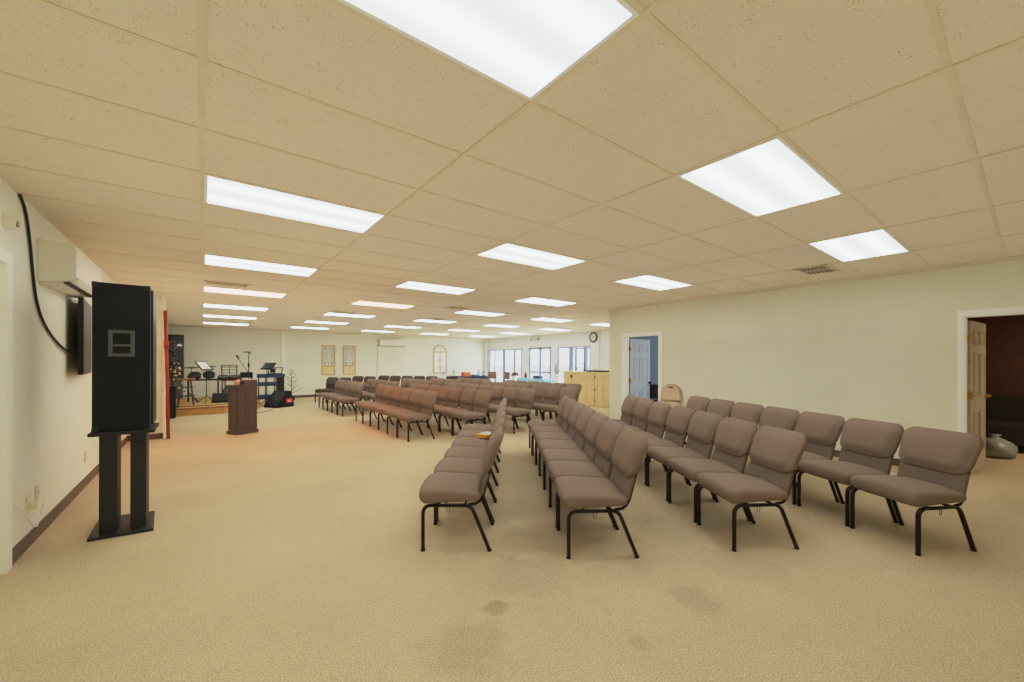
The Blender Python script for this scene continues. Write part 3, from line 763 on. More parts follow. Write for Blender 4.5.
# dark stage chair with ladder back
lc = thing('ladder_back_chair', 'dark chair with a railed back and wooden seat behind the podium', 'chair', (.78, 16.6, SZ), math.radians(10))
MB().box(-.23, .23, -.22, .22, .58, .62).build('seat', 'stool_wood', lc, bevel=.008)
for sx in (-1, 1):
    MB().tube([(sx*.21, -.20, 0), (sx*.21, -.20, .6)], .016, 6).build('leg', 'black_metal', lc)
    MB().tube([(sx*.21, .20, 0), (sx*.21, .20, .6), (sx*.22, .24, 1.10)], .016, 6).build('leg', 'black_metal', lc)
rl = MB()
for z in (.74, .84, .94, 1.04, 1.10): rl.tube([(-.22, .235, z), (.22, .235, z)], .012, 6)
rl.tube([(0, .235, .74), (0, .235, 1.1)], .008, 6); rl.build('backrest_rails', 'black_metal', lc)
# floor wedge on the stage
def wedge(loc, rz, w, d, h, label, badge):
    r = thing('floor_monitor', label, 'floor monitor', loc, rz)
    prof = [(-d/2, 0), (-d/2, .04), (-d/2+h*.72, h), (d/2-.10, h), (d/2, .12), (d/2, 0)]
    MB().prism(prof, -w/2, w/2, 'x').build('cabinet', 'black', r, bevel=.006)
    an = math.atan2(h-.04, h*.72)
    mm = Matrix.Translation((0, -d/2+h*.36, .04+(h-.04)/2)) @ Matrix.Rotation(an, 4, 'X')
    L = math.hypot(h-.04, h*.72)
    MB().box(-w/2+.03, w/2-.03, -L/2+.03, L/2-.03, .001, .012, mm).build('grille', 'black_plastic', r)
    return r
w1 = wedge((1.93, 14.62, 0), math.radians(-58), .58, .60, .50, 'black wedge floor monitor with a red badge beside the stage', True)
# side woofer disc and badge on the end cheek (faces the camera)
MB().box(.290, .297, .02, .24, .13, .27).build('badge', 'red_badge', w1, label='red badge with pale lettering')
MB().box(.297, .299, .05, .21, .205, .222).box(.297, .299, .07, .19, .165, .180).build('badge_lettering', 'white', w1)
MB().cyl((0, 0, .010), .10, .006, 24, Matrix.Translation((0, -.30+.18, .04+.23)) @ Matrix.Rotation(math.atan2(.46, .36), 4, 'X')).build('speaker_cone', 'drum_head', w1)
w2 = wedge((.52, 15.0, SZ), math.radians(-10), .55, .36, .27, 'low black floor monitor on the stage in front of the drums', False)
# mic stands
def mic(base, top, tip, label):
    r = thing('microphone_stand', label, 'microphone stand', base)
    bx_, by_, bz_ = base
    MB().lathe([(.13, 0), (.13, .012), (.03, .025), (.012, .03)], 20).build('base', 'black_metal', r)
    MB().tube([(0, 0, .02), (0, 0, top)], .011, 8).build('pole', 'black_metal', r)
    t = Vector(tip)-Vector(base); o_ = Vector((0, 0, top)); d_ = (t-o_)
    MB().tube([o_-d_*.25, o_+d_*.9], .008, 6).build('boom', 'black_metal', r)
    MB().tube([o_+d_*.86, o_+d_*1.0], .018, 8, rs=[.013, .024]).sphere(o_+d_*1.02, .028, 8).build('microphone', 'black_metal', r)
mic((1.20, 14.7, SZ), .76, (.83, 14.5, 1.58), 'boom microphone stand reaching up to the left above the podium')
r = thing('straight_microphone_stand', 'tall straight stand with an angled clip right of the boom microphone', 'microphone stand', (1.17, 15.2, SZ))
MB().lathe([(.13, 0), (.13, .012), (.03, .025), (.012, .03)], 20).build('base', 'black_metal', r)
MB().tube([(0, 0, .02), (0, 0, 1.1)], .012, 8).tube([(0, 0, 1.1), (0, 0, 1.52)], .009, 8).build('pole', 'black_metal', r)
MB().tube([(0, 0, 1.05), (0, 0, 1.18)], .024, 8).build('collar', 'black_metal', r)
MB().tube([(-.14, 0, 1.52), (.02, 0, 1.53), (.05, 0, 1.46)], .016, 6).build('clip', 'black_metal', r)
# blue keyboard rack
kr = thing('keyboard_rack', 'slate blue three tier keyboard rack behind the wedge monitor', 'keyboard rack', (1.85, 15.55, 0))
for z, x0, x1 in ((.97, -.42, .36), (.70, -.40, .12), (.28, -.40, .10)):
    MB().box(x0, x1, -.16, .16, z-.07, z+.055).build('tier', 'blue_paint', kr, bevel=.015)
for x in (-.38, -.18, .08):
    MB().tube([(x, -.1, 0), (x, -.1, .95)], .012, 6).tube([(x, .1, 0), (x, .1, .95)], .012, 6).build('upright', 'grey_metal', kr)
MB().box(.14, .34, -.15, .15, 0, .92).build('side_cabinet', 'black_paint', kr, bevel=.005)
ky = thing('laptop_stand', 'black folding tablet stand sitting on top of the blue rack', 'tablet stand', (1.94, 15.55, 1.027), math.radians(-8))
lsb = MB()
for x in (-.2, -.02, .19): lsb.tube([(x, -.1, 0.005), (x+.03, .05, .20)], .014, 6)
lsb.tube([(-.17, .05, .20), (.22, .05, .20)], .014, 6).tube([(-.2, -.1, .01), (.19, -.1, .01)], .014, 6)
lsb.build('frame', 'black_metal', ky); MB().add([(-.15, -.07, .04), (-.02, -.07, .04), (.0, .03, .17), (-.13, .03, .17)], [(0, 1, 2, 3)]).build('tablet', 'screen', ky)
gc = thing('guitar_amplifier_head', 'black amplifier head at the left end of the keyboard rack', 'amplifier', (1.15, 15.75, SZ))
MB().box(-.17, .17, -.12, .12, .70, .88).build('cabinet', 'black_plastic', gc, bevel=.02)
MB().tube([(-.14, -.08, 0), (-.14, -.08, .70)], .012, 6).tube([(.14, -.08, 0), (.14, -.08, .70)], .012, 6).tube([(-.14, .08, 0), (-.14, .08, .70)], .012, 6).tube([(.14, .08, 0), (.14, .08, .70)], .012, 6).build('stand', 'black_metal', gc)
tag(MB().tube(smooth([(.95, 13.6, .008), (1.15, 13.3, .008), (1.35, 13.3, .008), (1.55, 13.6, .008), (1.72, 14.1, .008)]), .008, 6).build('floor_cable', 'cord'), 'dark cable lying on the carpet between podium and wedge monitor', 'cable')
tag(MB().tube(smooth([(-.45, 14.1, SZ+.008), (-.1, 13.95, SZ+.008), (.3, 14.0, SZ+.008), (.7, 14.3, SZ+.008)]), .008, 6).build('stage_cable', 'cord'), 'thin dark cable lying along the front of the stage', 'cable')
# PA tower, amp and tinsel tree at left of the stage
pt = thing('tall_black_speaker', 'tall black speaker tower with a small white logo against the back wall', 'loudspeaker', (-.72, 17.25, SZ))
MB().box(-.42, .24, -.2, .2, .60, 2.10).build('cabinet', 'black_plastic', pt, bevel=.01)
MB().box(-.06, .235, -.21, -.2, .66, 2.04).build('grille', mat('charcoal grille', sr(58, 60, 64), .5, noise=.15, nscale=60), pt)
MB().box(.07, .20, -.214, -.21, 1.72, 1.77).box(.10, .17, -.214, -.21, 1.77, 1.80).build('logo', 'white', pt, label='small white logo plate')
MB().box(-.38, .22, -.18, .18, 0.002, .60).build('stand', 'grey_metal', pt, bevel=.004)
am = thing('bass_cabinet', 'black upright amplifier cabinet on the floor beside the red pole', 'amplifier', (-.68, 13.2, 0))
MB().box(-.16, .16, -.18, .18, .03, .80).build('cabinet', 'black', am, bevel=.008)
MB().box(-.13, .13, -.186, -.18, .07, .74).build('grille', 'black_plastic', am)
MB().cyl((-.12, -.14, 0), .02, .03, 8).cyl((.12, -.14, 0), .02, .03, 8).cyl((-.12, .14, 0), .02, .03, 8).cyl((.12, .14, 0), .02, .03, 8).build('foot', 'chrome', am)
tr = thing('tinsel_tree', 'sparse silver tinsel tree with warm bulbs beside the red pole', 'tree', (-.62, 13.99, SZ))
MB().tube([(0, 0, 0.01), (0, 0, 1.78)], .014, 6).build('trunk', 'black_metal', tr)
MB().lathe([(.16, 0), (.16, .02), (.03, .06)], 14).build('base', 'black_metal', tr)
fo = MB(); bu = MB()
for i in range(170):
    z = random.uniform(.35, 1.75); R_ = .28*(1.95-z)/1.5; a = random.uniform(0, 2*PI)
    e = Vector((R_*math.cos(a), R_*math.sin(a), z-.02+.12*random.random())); s_ = Vector((0, 0, z))
    fo.tube([s_, e], .004, 4, rs=[.007, .003])
    for q in range(4):
        pz = s_.lerp(e, random.uniform(.3, 1)); dv = Vector((random.uniform(-1, 1), random.uniform(-1, 1), random.uniform(-.6, .8)))*.05
        fo.tube([pz, pz+dv], .003, 3)
for i in range(30):
    z = random.uniform(.35, 1.2); R_ = .30*(1.95-z)/1.5*random.uniform(.7, 1.05); a = random.uniform(0, 2*PI)
    bu.sphere((R_*math.cos(a), R_*math.sin(a), z), .011, 5)
x = fo.build('branches', 'tinsel', tr); x['kind'] = 'stuff'
x = bu.build('fairy_bulbs', 'bulb', tr); x['kind'] = 'stuff'
# bare twig tree
tw = thing('bare_twig_tree', 'leafless brown twig tree standing by the back wall right of the stage', 'decorative tree', (2.65, 17.0, 0))
MB().lathe([(.11, 0), (.12, .1), (.09, .14), (.02, .15)], 14).build('base', 'black_metal', tw)
br = MB(); br.tube([(0, 0, .1), (.01, 0, .6), (-.01, 0, 1.18)], .012, 6, rs=[.014, .01, .004])
for i in range(26):
    z = .25+.85*i/26; a = i*2.4; L_ = .34*(1.25-z)/1.0+.06
    e = Vector((L_*math.cos(a), L_*math.sin(a), z+L_*.55)); s_ = Vector((0, 0, z)); mpt = s_.lerp(e, .5)+Vector((0, 0, -.015))
    br.tube([s_, mpt, e], .004, 4, rs=[.006, .005, .003])
    br.tube([mpt, mpt+Vector((L_*.3*math.cos(a+.8), L_*.3*math.sin(a+.8), .06))], .003, 4)
br.build('branches', 'twig', tw)

# ------------------------------------------------------------------ back wall decor
def glass_panel(x, label):
    r = thing('stained_glass_panel', label, 'wall decoration', (x, YB, 0), 0, 'pine framed glass panels on the back wall')
    w, z0, z1 = .52, .87, 2.13; e = .055; fy = -.035; zm = 1.27
    f = MB()
    f.box(-w/2, -w/2+e, fy, 0, z0, z1).box(w/2-e, w/2, fy, 0, z0, z1).box(-w/2+e, w/2-e, fy, 0, z0, z0+e).box(-w/2+e, w/2-e, fy, 0, z1-e, z1).box(-w/2+e, w/2-e, fy, 0, zm-.03, zm+.03)
    f.build('frame', 'pine_dark', r, bevel=.004)
    MB().box(-w/2+e, w/2-e, -.018, -.008, z0+e, zm-.03).build('wood_panel', 'pine', r)
    MB().box(-w/2+e, w/2-e, -.015, -.008, zm+.03, z1-e).build('glass_pane', mat('pale leaded glass', sr(226, 228, 216), .3, noise=.10, nscale=14), r)
    ld = MB(); a, b_, c_, d_ = -w/2+e, w/2-e, zm+.03, z1-e
    ins = .055
    for p, q in (((a+ins, c_), (a+ins, d_)), ((b_-ins, c_), (b_-ins, d_))):
        ld.tube([(p[0], -.017, p[1]), (q[0], -.017, q[1])], .006, 5)
    for zz in (c_+.10, d_-.12): ld.tube([(a, -.017, zz), (b_, -.017, zz)], .006, 5)
    cxz = (c_+d_)/2
    ld.tube([(.11*math.cos(t*PI/10), -.017, cxz+.22*math.sin(t*PI/10)) for t in range(21)], .007, 5)
    ld.tube([(.055*math.cos(t*PI/10), -.017, cxz+.12*math.sin(t*PI/10)) for t in range(21)], .005, 5)
    for sx in (-1, 1):
        ld.tube([(sx*.03, -.017, d_-.12), (sx*.10, -.017, d_-.03), (sx*.15, -.017, d_-.10)], .006, 5)
    ld.build('leading', mat('grey lead came', sr(132, 128, 106), .5, metal=.2, noise=.1, nscale=30), r)
    for sx in (-1, 0, 1):
        for zz in (c_+.05, d_-.06): MB().prism([(sx*.12-.02, zz), (sx*.12, zz-.025), (sx*.12+.02, zz), (sx*.12, zz+.025)], -.020, -.016, 'y').build('glass_diamond', 'twig', r)
glass_panel(4.17, 'left pine framed leaded glass panel with wooden lower panel on back wall')
glass_panel(5.00, 'right pine framed leaded glass panel with wooden lower panel on back wall')
ar = thing('arched_window_frame', 'arched pine window frame decoration with pale panes on the back wall', 'wall decoration', (9.30, YB, 0))
w_, z0, zs, e = .74, .87, 1.92, .06
f = MB(); f.box(-w_/2, -w_/2+e, -.04, 0, z0, zs).box(w_/2-e, w_/2, -.04, 0, z0, zs).box(-w_/2+e, w_/2-e, -.04, 0, z0, z0+e).box(-w_/2+e, w_/2-e, -.04, 0, zs-.03, zs+.03).box(-.03, .03, -.04, 0, z0+e, zs-.03)
n = 16
for k_ in range(n):
    a0, a1 = PI*k_/n, PI*(k_+1)/n; R0, R1 = w_/2-e, w_/2
    poly = [(R0*math.cos(a0), zs+R0*math.sin(a0)), (R1*math.cos(a0), zs+R1*math.sin(a0)), (R1*math.cos(a1), zs+R1*math.sin(a1)), (R0*math.cos(a1), zs+R0*math.sin(a1))]
    f.prism(poly, -.04, 0, 'y')
f.build('frame', 'pine_dark', ar)
MB().prism([(w_/2*.9*math.cos(PI*t/14), zs+w_/2*.9*math.sin(PI*t/14)) for t in range(15)], -.012, -.006, 'y').build('arch_pane', 'paper', ar)
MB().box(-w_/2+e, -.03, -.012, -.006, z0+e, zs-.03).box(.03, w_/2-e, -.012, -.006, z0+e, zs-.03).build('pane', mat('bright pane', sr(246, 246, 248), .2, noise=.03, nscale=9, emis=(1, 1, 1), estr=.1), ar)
mn = MB()
for cx_ in (-.17, .17):
    mn.box(cx_-.008, cx_+.008, -.02, -.012, z0+e, zs-.03)
    for zz in (1.2, 1.5): mn.box(cx_-.13, cx_+.13, -.02, -.012, zz-.008, zz+.008)
mn.build('muntins', 'pine_dark', ar)
for zz in (1.2, 1.5):
    for cx_ in (-.09, .09): MB().box(cx_-.02, cx_+.02, -.018, -.012, zz-.10, zz+.10).build('coloured_glass', 'pink', ar)
# emergency light and clock on the window wall
em = thing('emergency_light', 'white twin head emergency light above the glass double doors', 'emergency light', (XW, 13.87, 2.44), math.radians(-90))
MB().box(-.17, .17, -.07, .003, -.06, .08).build('housing', 'ac_white', em, bevel=.01)
for sx in (-1, 1):
    MB().cyl((0, 0, 0), .075, .09, 18, T((sx*.22, -.05, .03), sx*.4, PI/2)).build('lamp_head', 'ac_white', em)
    MB().cyl((0, 0, .091), .062, .004, 18, T((sx*.22, -.05, .03), sx*.4, PI/2)).build('lamp_lens', 'silver_glass', em)
ck = thing('wall_clock', 'round wall clock with dark rim and pale face above the pine bar', 'clock', (XW-.06, 10.44, 2.39), math.radians(-90))
MB().cyl((0, -.03, 0), .165, .03, 36, axis='y').build('face', mat('clock face', sr(222, 222, 206), .5, noise=.03, nscale=20), ck)
rg = MB(); R = []
for k_ in range(41):
    a = 2*PI*k_/40; R.append((.175*math.cos(a), -.028, .175*math.sin(a)))
rg.tube(R, .024, 8); rg.build('rim', 'ac_dark', ck)
tk = MB()
for k_ in range(12):
    a = 2*PI*k_/12; tk.box(-.006, .006, -.033, -.030, .115, .14, Matrix.Rotation(a, 4, 'Y'))
tk.build('hour_marks', 'black_plastic', ck)
MB().box(-.006, .006, -.036, -.032, -.01, .085, Matrix.Rotation(1.1, 4, 'Y')).build('hour_hand', 'black_plastic', ck)
MB().box(-.004, .004, -.039, -.036, -.015, .12, Matrix.Rotation(-2.0, 4, 'Y')).build('minute_hand', 'black_plastic', ck)

# ------------------------------------------------------------------ pine bar
br_ = thing('pine_bar', 'long pine bar faced with raised door panels before the windows', 'bar counter', (10.0, 0, 0))
MB().box(0.02, .55, 7.35, 10.08, 0.0, 1.08).build('carcass', 'pine', br_)
MB().box(-.015, .60, 7.30, 10.12, 1.08, 1.115).build('top', 'pine', br_, bevel=.004)
def bar_section(y0, y1):
    f = MB(); f.box(0, .02, y0, y1, 0.01, 1.08)
    o = f.build('door_panel', 'pine', br_, bevel=.003)
    W = y1-y0; n = max(1, round(W/.72)); sw = W/n
    p_ = MB()
    for s in range(n):
        a = y0+s*sw
        for q in range(2):
            b0 = a+sw*(.10+.43*q); b1 = b0+sw*.35
            for (za, zb) in ((.12, .70), (.80, .98)):
                e = .02
                p_.box(-.014, 0, b0, b1, za, za+e).box(-.014, 0, b0, b1, zb-e, zb).box(-.014, 0, b0, b0+e, za, zb).box(-.014, 0, b1-e, b1, za, zb)
                p_.box(-.006, 0, b0+.045, b1-.045, za+.045, zb-.045)
    p_.build('raised_moulding', 'pine', o, bevel=.002, seg=1)
bar_section(8.68, 10.06); bar_section(7.36, 8.64)
MB().box(-.006, .004, 8.64, 8.68, .01, 1.08).build('joint_strip', 'pine_dark', br_)
for z in (.2, .55, .95): MB().cbox((-.01, 8.66, z), (.012, .03, .07)).build('hinge', 'ac_dark', br_)
MB().cbox((-.012, 9.68, .95), (.02, .06, .09)).build('latch', 'ac_dark', br_)
fc = thing('gooseneck_faucet', 'dark gooseneck faucet rising from the top of the pine bar', 'faucet', (10.25, 9.35, 1.115))
MB().cyl((0, 0, 0), .03, .03, 14).build('base', 'black_metal', fc)
MB().tube([(0, 0, .02), (0, 0, .22)]+[(0, .07-.07*math.cos(t*PI/8), .22+.07*math.sin(t*PI/8)) for t in range(9)]+[(0, .14, .12)], .013, 8).build('spout', 'black_metal', fc)
MB().tube([(0, -.04, .03), (0, -.11, .07)], .010, 6).build('lever', 'black_metal', fc)
ty = thing('black_tray', 'flat black tray lying on the right half of the pine bar', 'tray', (10.25, 8.75, 1.115))
MB().box(-.18, .18, -.33, .33, 0, .012).build('bottom', 'black_plastic', ty); MB().box(-.19, -.18, -.34, .34, 0, .045).box(.18, .19, -.34, .34, 0, .045).box(-.19, .19, -.34, -.33, 0, .045).box(-.19, .19, .33, .34, 0, .045).build('rim', 'black_plastic', ty)

# ------------------------------------------------------------------ back corner table and things on it
tb = thing('folding_table', 'table under a dark navy cloth in the far back corner', 'table', (10.28, 17.1, 0))
MB().box(-1.0, 1.0, -.36, .36, .70, .735).build('tabletop', 'ac_white', tb, bevel=.004)
for sx in (-.9, .9):
    for sy in (-.3, .3): MB().tube([(sx, sy, 0), (sx, sy, .70)], .015, 6).build('leg', 'grey_metal', tb)
cl = MB(); n = 60; top = []; bot = []
per = [(-1.02+2.04*i/20, -.38) for i in range(20)]+[(1.02, -.38+.76*i/10) for i in range(10)]+[(1.02-2.04*i/20, .38) for i in range(20)]+[(-1.02, .38-.76*i/10) for i in range(10)]
R0 = [(x*.6, y*.6, .742) for x, y in per]; R1 = [(x, y, .741) for x, y in per]; R2 = [(x*1.004+.0, y*1.02, .72) for x, y in per]
R3 = [(x*(1.01+.012*math.sin(i*1.9)), y*(1.05+.05*math.sin(i*1.9)), .15) for i, (x, y) in enumerate(per)]
vs = R0+R1+R2+R3; m_ = len(per); fs = [tuple(range(m_))]+[(i*m_+k_, i*m_+(k_+1) % m_, (i+1)*m_+(k_+1) % m_, (i+1)*m_+k_) for i in range(3) for k_ in range(m_)]
tag(cl.add(vs, fs, True).build('tablecloth', 'navy', loc=(10.28, 17.1, 0)), 'dark navy cloth draped over the table in the far corner', 'tablecloth')
TZ = .745
tag(MB().box(-.20, .20, -.12, .12, 0, .19).box(-.205, .205, -.125, .125, .15, .195).build('orange_box', 'orange', loc=(10.22, 17.0, TZ), bevel=.006), 'orange lidded box on the navy covered table', 'box')
for i, (x, c_, lb) in enumerate(((10.70, 'blue_paint', 'dark blue book stack lower one on the navy covered table'), (10.72, 'teal', 'pale teal book resting on the dark blue one'))):
    tag(MB().box(-.14, .14, -.10, .10, 0, .045).build('hardcover_book', c_, loc=(x, 16.98, TZ+i*.046), rz=.1*i, bevel=.004), lb, 'book')
vz = thing('glass_vase', 'pale glass vase with dried stems at the right end of the navy table', 'vase', (11.0, 17.0, TZ))
MB().lathe([(.07, 0), (.09, .08), (.10, .2), (.12, .26)], 16).build('body', 'glassware', vz)
stm = MB()
for i in range(9):
    a = i*.7; stm.tube([(0, 0, .05), (.05*math.cos(a), .05*math.sin(a), .25), (.11*math.cos(a), .11*math.sin(a), .34)], .006, 4)
stm.build('dried_stems', 'grey_cloth', vz)
lm = thing('candle_holder', 'slim dark candle holder at the left end of the navy table', 'candle holder', (9.52, 16.95, TZ))
MB().lathe([(.05, 0), (.045, .015), (.010, .04), (.010, .2), (.035, .22), (.03, .25)], 12).build('stem', 'black_metal', lm)
MB().cyl((0, 0, .25), .018, .10, 10).build('candle', 'grey_cloth', lm)
fg = thing('small_lantern', 'small black lantern at the far right end of the navy table', 'lantern', (11.2, 16.95, TZ))
MB().box(-.05, .05, -.05, .05, 0, .02).box(-.05, .05, -.05, .05, .20, .22).build('plates', 'black_metal', fg)
MB().tube([(-.04, -.04, .02), (-.04, -.04, .2)], .006, 4).tube([(.04, -.04, .02), (.04, -.04, .2)], .006, 4).tube([(-.04, .04, .02), (-.04, .04, .2)], .006, 4).tube([(.04, .04, .02), (.04, .04, .2)], .006, 4).build('bars', 'black_metal', fg)
MB().tube([(-.03, 0, .22), (0, 0, .27), (.03, 0, .22)], .005, 4).build('hoop', 'black_metal', fg)
pdt = thing('white_pedestal', 'slim white pedestal topped with a grey bloom left of the navy table', 'pedestal', (9.10, 17.15, 0))
MB().box(-.10, .10, -.10, .10, 0, .04).box(-.08, .08, -.08, .08, .04, .82).box(-.10, .10, -.10, .10, .82, .86).build('column', 'white', pdt, bevel=.004)
MB().sphere((0, 0, .92), .10, 8, sc=(1.2, 1, .6)).build('bloom', 'grey_cloth', pdt)
# tan chairs stacked by the windows: wooden looking frames seen over the rows
def small_chair():
    r = thing('stacking_side_chair', '', 'chair')
    MB().box(-.22, .22, -.21, .21, .43, .46).build('seat', 'brown_vinyl', r, bevel=.008)
    for sx in (-1, 1):
        MB().tube([(sx*.20, -.19, 0), (sx*.20, -.19, .44)], .013, 6).build('leg', 'grey_metal', r)
        MB().tube([(sx*.20, .19, 0), (sx*.20, .19, .46), (sx*.20, .25, .86)], .013, 6).build('leg', 'grey_metal', r)
    MB().prism([(-.21, .58), (.21, .58), (.21, .84), (.17, .88), (-.17, .88), (-.21, .84)], .232, .262, 'y').build('backrest', 'brown_vinyl', r, bevel=.006)
    return r
sc = small_chair(); ks = tree_of(sc)
sc.scale = (1.15, 1.0, 1.11); sc.location = (10.75, 15.75, 0); sc.rotation_euler = (0, 0, math.radians(-70)); sc['label'] = 'brownish upright chair by the window, left one of the pair near the corner'; sc['group'] = 'upright chairs under the corner window'
dup_list(sc, ks, (11.0, 15.05, 0), math.radians(-100), 'brownish upright chair by the window, right one of the pair near the corner', 'upright chairs under the corner window')
wh = thing('wooden_lantern_box', 'small peaked wooden lantern box on a low stand before the windows', 'lantern', (11.35, 14.55, 0))
MB().box(-.14, .14, -.14, .14, .0, .62).build('stand', 'pine_dark', wh, bevel=.004)
MB().box(-.12, .12, -.12, .12, .62, .82).build('box', 'white', wh, bevel=.004)
MB().prism([(-.15, .82), (.15, .82), (0, .98)], -.14, .14, 'y').build('peaked_roof', 'twig', wh)
# display table before the doors
dt = thing('display_table', 'long table with pale teal cloth before the glass double doors', 'table', (11.2, 12.95, 0))
MB().box(-.3, .3, -.85, .85, .70, .73).build('tabletop', 'ac_white', dt)
for sx in (-.25, .25):
    for sy in (-.78, .78): MB().tube([(sx, sy, 0), (sx, sy, .70)], .015, 6).build('leg', 'grey_metal', dt)
tag(MB().box(-.32, .32, -.87, .87, .731, .742).box(-.325, -.315, -.87, .87, .30, .742).box(-.32, .32, -.875, -.865, .35, .742).box(-.32, .32, .865, .875, .35, .742).build('teal_tablecloth', 'teal', loc=(11.2, 12.95, 0)), 'pale teal cloth over the table before the glass doors', 'tablecloth')
tag(MB().lathe([(.05, 0), (.06, .1), (.03, .2), (.035, .26)], 12).build('brown_bottle', 'twig', loc=(11.15, 13.55, .743)), 'small brown bottle on the teal covered table', 'bottle')
gf = thing('gift_bag', 'dark blue gift bag lying on the teal covered table', 'gift bag', (11.15, 12.75, .743))
MB().box(-.1, .1, -.2, .2, 0, .12).build('body', 'blue_paint', gf, bevel=.02); MB().tube([(0, -.06, .12), (0, 0, .19), (0, .06, .12)], .006, 5).build('handle', 'black_metal', gf)
vs_ = thing('tall_floor_vase', 'tall pale vase with a fluffy grey bloom beside the bar and window', 'vase', (11.3, 11.75, 0))
MB().lathe([(.10, 0), (.14, .25), (.12, .6), (.06, .85), (.08, .95)], 18).build('body', 'white', vs_)
MB().sphere((0, 0, 1.13), .14, 10, sc=(.8, .8, 1.7)).build('bloom', 'grey_cloth', vs_)
# street poles outside
up = thing('street_pole', 'grey pole with a cross arm outside the window near the bar', 'pole', (17.5, 16.6, -.02))
MB().tube([(0, 0, 0), (0, 0, 4.5)], .06, 8).build('shaft', 'grey_metal', up)
MB().tube([(0, -.05, 2.25), (0, -1.6, 2.25)], .045, 6).build('cross_arm', 'grey_metal', up)
up2 = thing('flag_pole', 'slim grey pole outside the middle of the right hand window', 'pole', (18.5, 18.1, -.02))
MB().tube([(0, 0, 0), (0, 0, 5)], .035, 8).build('shaft', 'grey_metal', up2); MB().sphere((0, 0, 5.03), .06, 8).build('finial', 'grey_metal', up2)

# ------------------------------------------------------------------ folded chair by the right wall
fd = thing('folding_chair', 'tan metal folding chair leaning folded against the wall by the office door', 'folding chair', (XR-.13, 4.54, 0), math.radians(-90))
# local: width along x, wall towards +y
def arch(w, zt, zb, n=10):
    pts = [(-w/2, zb)]; rr = w*.42
    pts += [(-w/2+rr-rr*math.cos(PI/2*k/n), zt-rr+rr*math.sin(PI/2*k/n)) for k in range(n+1)]
    pts += [(w/2-rr+rr*math.sin(PI/2*k/n), zt-rr+rr*math.cos(PI/2*k/n)) for k in range(n+1)]
    pts += [(w/2, zb)]; return pts
ln = .10
MB().tube([(x, .02+z*ln, z) for x, z in arch(.45, .97, 0.012)], .012, 8).build('rear_frame', 'tan_metal', fd)
bp = [(x*.93, z) for x, z in arch(.45, .96, .66)]
mm_ = Matrix(((1, 0, 0, 0), (0, 1, ln, .0), (0, 0, 1, 0), (0, 0, 0, 1)))
MB().prism(bp, -.012, .012, 'y', mm_).build('backrest', 'tan_metal', fd, bevel=.003)
MB().box(-.055, .055, -.016, -.012, .905, .93, mm_).build('grip_hole', 'ac_dark', fd)
MB().box(-.19, .19, -.045, -.012, .22, .62, mm_).build('seat', 'tan_vinyl', fd, bevel=.012)
for sx in (-1, 1): MB().tube([(sx*.205, -.03, .012), (sx*.205, .03, .62)], .011, 8).build('leg', 'tan_metal', fd)
MB().tube([(-.205, -.018, .12), (.205, -.018, .12)], .008, 6).build('cross_bar', 'tan_metal', fd)

# ------------------------------------------------------------------ things in the side rooms
ch = thing('office_chair', 'dark office chair seen through the open office doorway', 'chair', (8.86, 5.52, 0), math.radians(100))
MB().box(-.24, .24, -.24, .24, .44, .53).build('seat', 'black_plastic', ch, bevel=.03, seg=3)
MB().box(-.23, .23, .22, .29, .56, .90).build('backrest', 'black_plastic', ch, bevel=.03, seg=3)
MB().tube([(0, 0, .08), (0, 0, .44)], .025, 8).build('post', 'black_metal', ch)
for a in range(5): MB().tube([(0, 0, .10), (.28*math.cos(a*1.257), .28*math.sin(a*1.257), .035)], .018, 6).build('leg', 'black_metal', ch)
dk_ = thing('office_desk', 'brown wooden desk edge behind the open office door', 'desk', (10.2, 5.2, 0))
MB().box(-.4, .5, -.55, .3, .72, .76).build('desktop', 'dark_wood', dk_, bevel=.004)
for (a, b_) in ((-.37, -.52), (.44, -.52), (-.37, .25), (.44, .25)): MB().box(a, a+.05, b_, b_+.04, 0, .72).build('leg', 'dark_wood', dk_)
pf = thing('picture_frame', 'dark framed picture on the blue office wall', 'picture', (10.99, 5.0, 1.72), math.radians(-90))
MB().box(-.3, .3, -.03, 0, -.26, .26).build('frame', 'black_paint', pf, bevel=.004); MB().box(-.26, .26, -.033, -.03, -.22, .22).build('picture_glass', 'screen', pf)
cu = thing('dark_couch', 'dark upholstered couch in the dim panelled room at right', 'couch', (10.6, .0, 0), math.radians(-90))
MB().box(-1.0, 1.0, -.45, .35, .12, .44).build('seat', 'couch', cu, bevel=.04, seg=3)
MB().box(-1.0, 1.0, .25, .45, .40, .88).build('backrest', 'couch', cu, bevel=.05, seg=3)
for sx in (-1, 1): MB().box(sx*1.0-.1, sx*1.0+.1, -.45, .4, .12, .62).build('armrest', 'couch', cu, bevel=.04, seg=3)
for sx in (-.95, .95):
    for sy in (-.4, .35): MB().box(sx-.03, sx+.03, sy-.03, sy+.03, 0, .12).build('leg', 'black_paint', cu)
bg = MB(); Rg = []
for i in range(9):
    t = i/8; rr = 1.0*[.10, .19, .22, .22, .20, .17, .11, .04, .07][i]
    Rg.append([(rr*(1+.13*math.sin(3*a+i))*math.cos(a), rr*(1+.10*math.cos(4*a+1.5*i))*math.sin(a), [.0, .02, .07, .13, .18, .23, .27, .30, .34][i]) for a in [2*PI*k_/18 for k_ in range(18)]])
tag(bg.rings(Rg).build('plastic_bag', 'bag', loc=(9.55, .40, 0)), 'crumpled white plastic bag on the floor behind the right door', 'plastic bag')

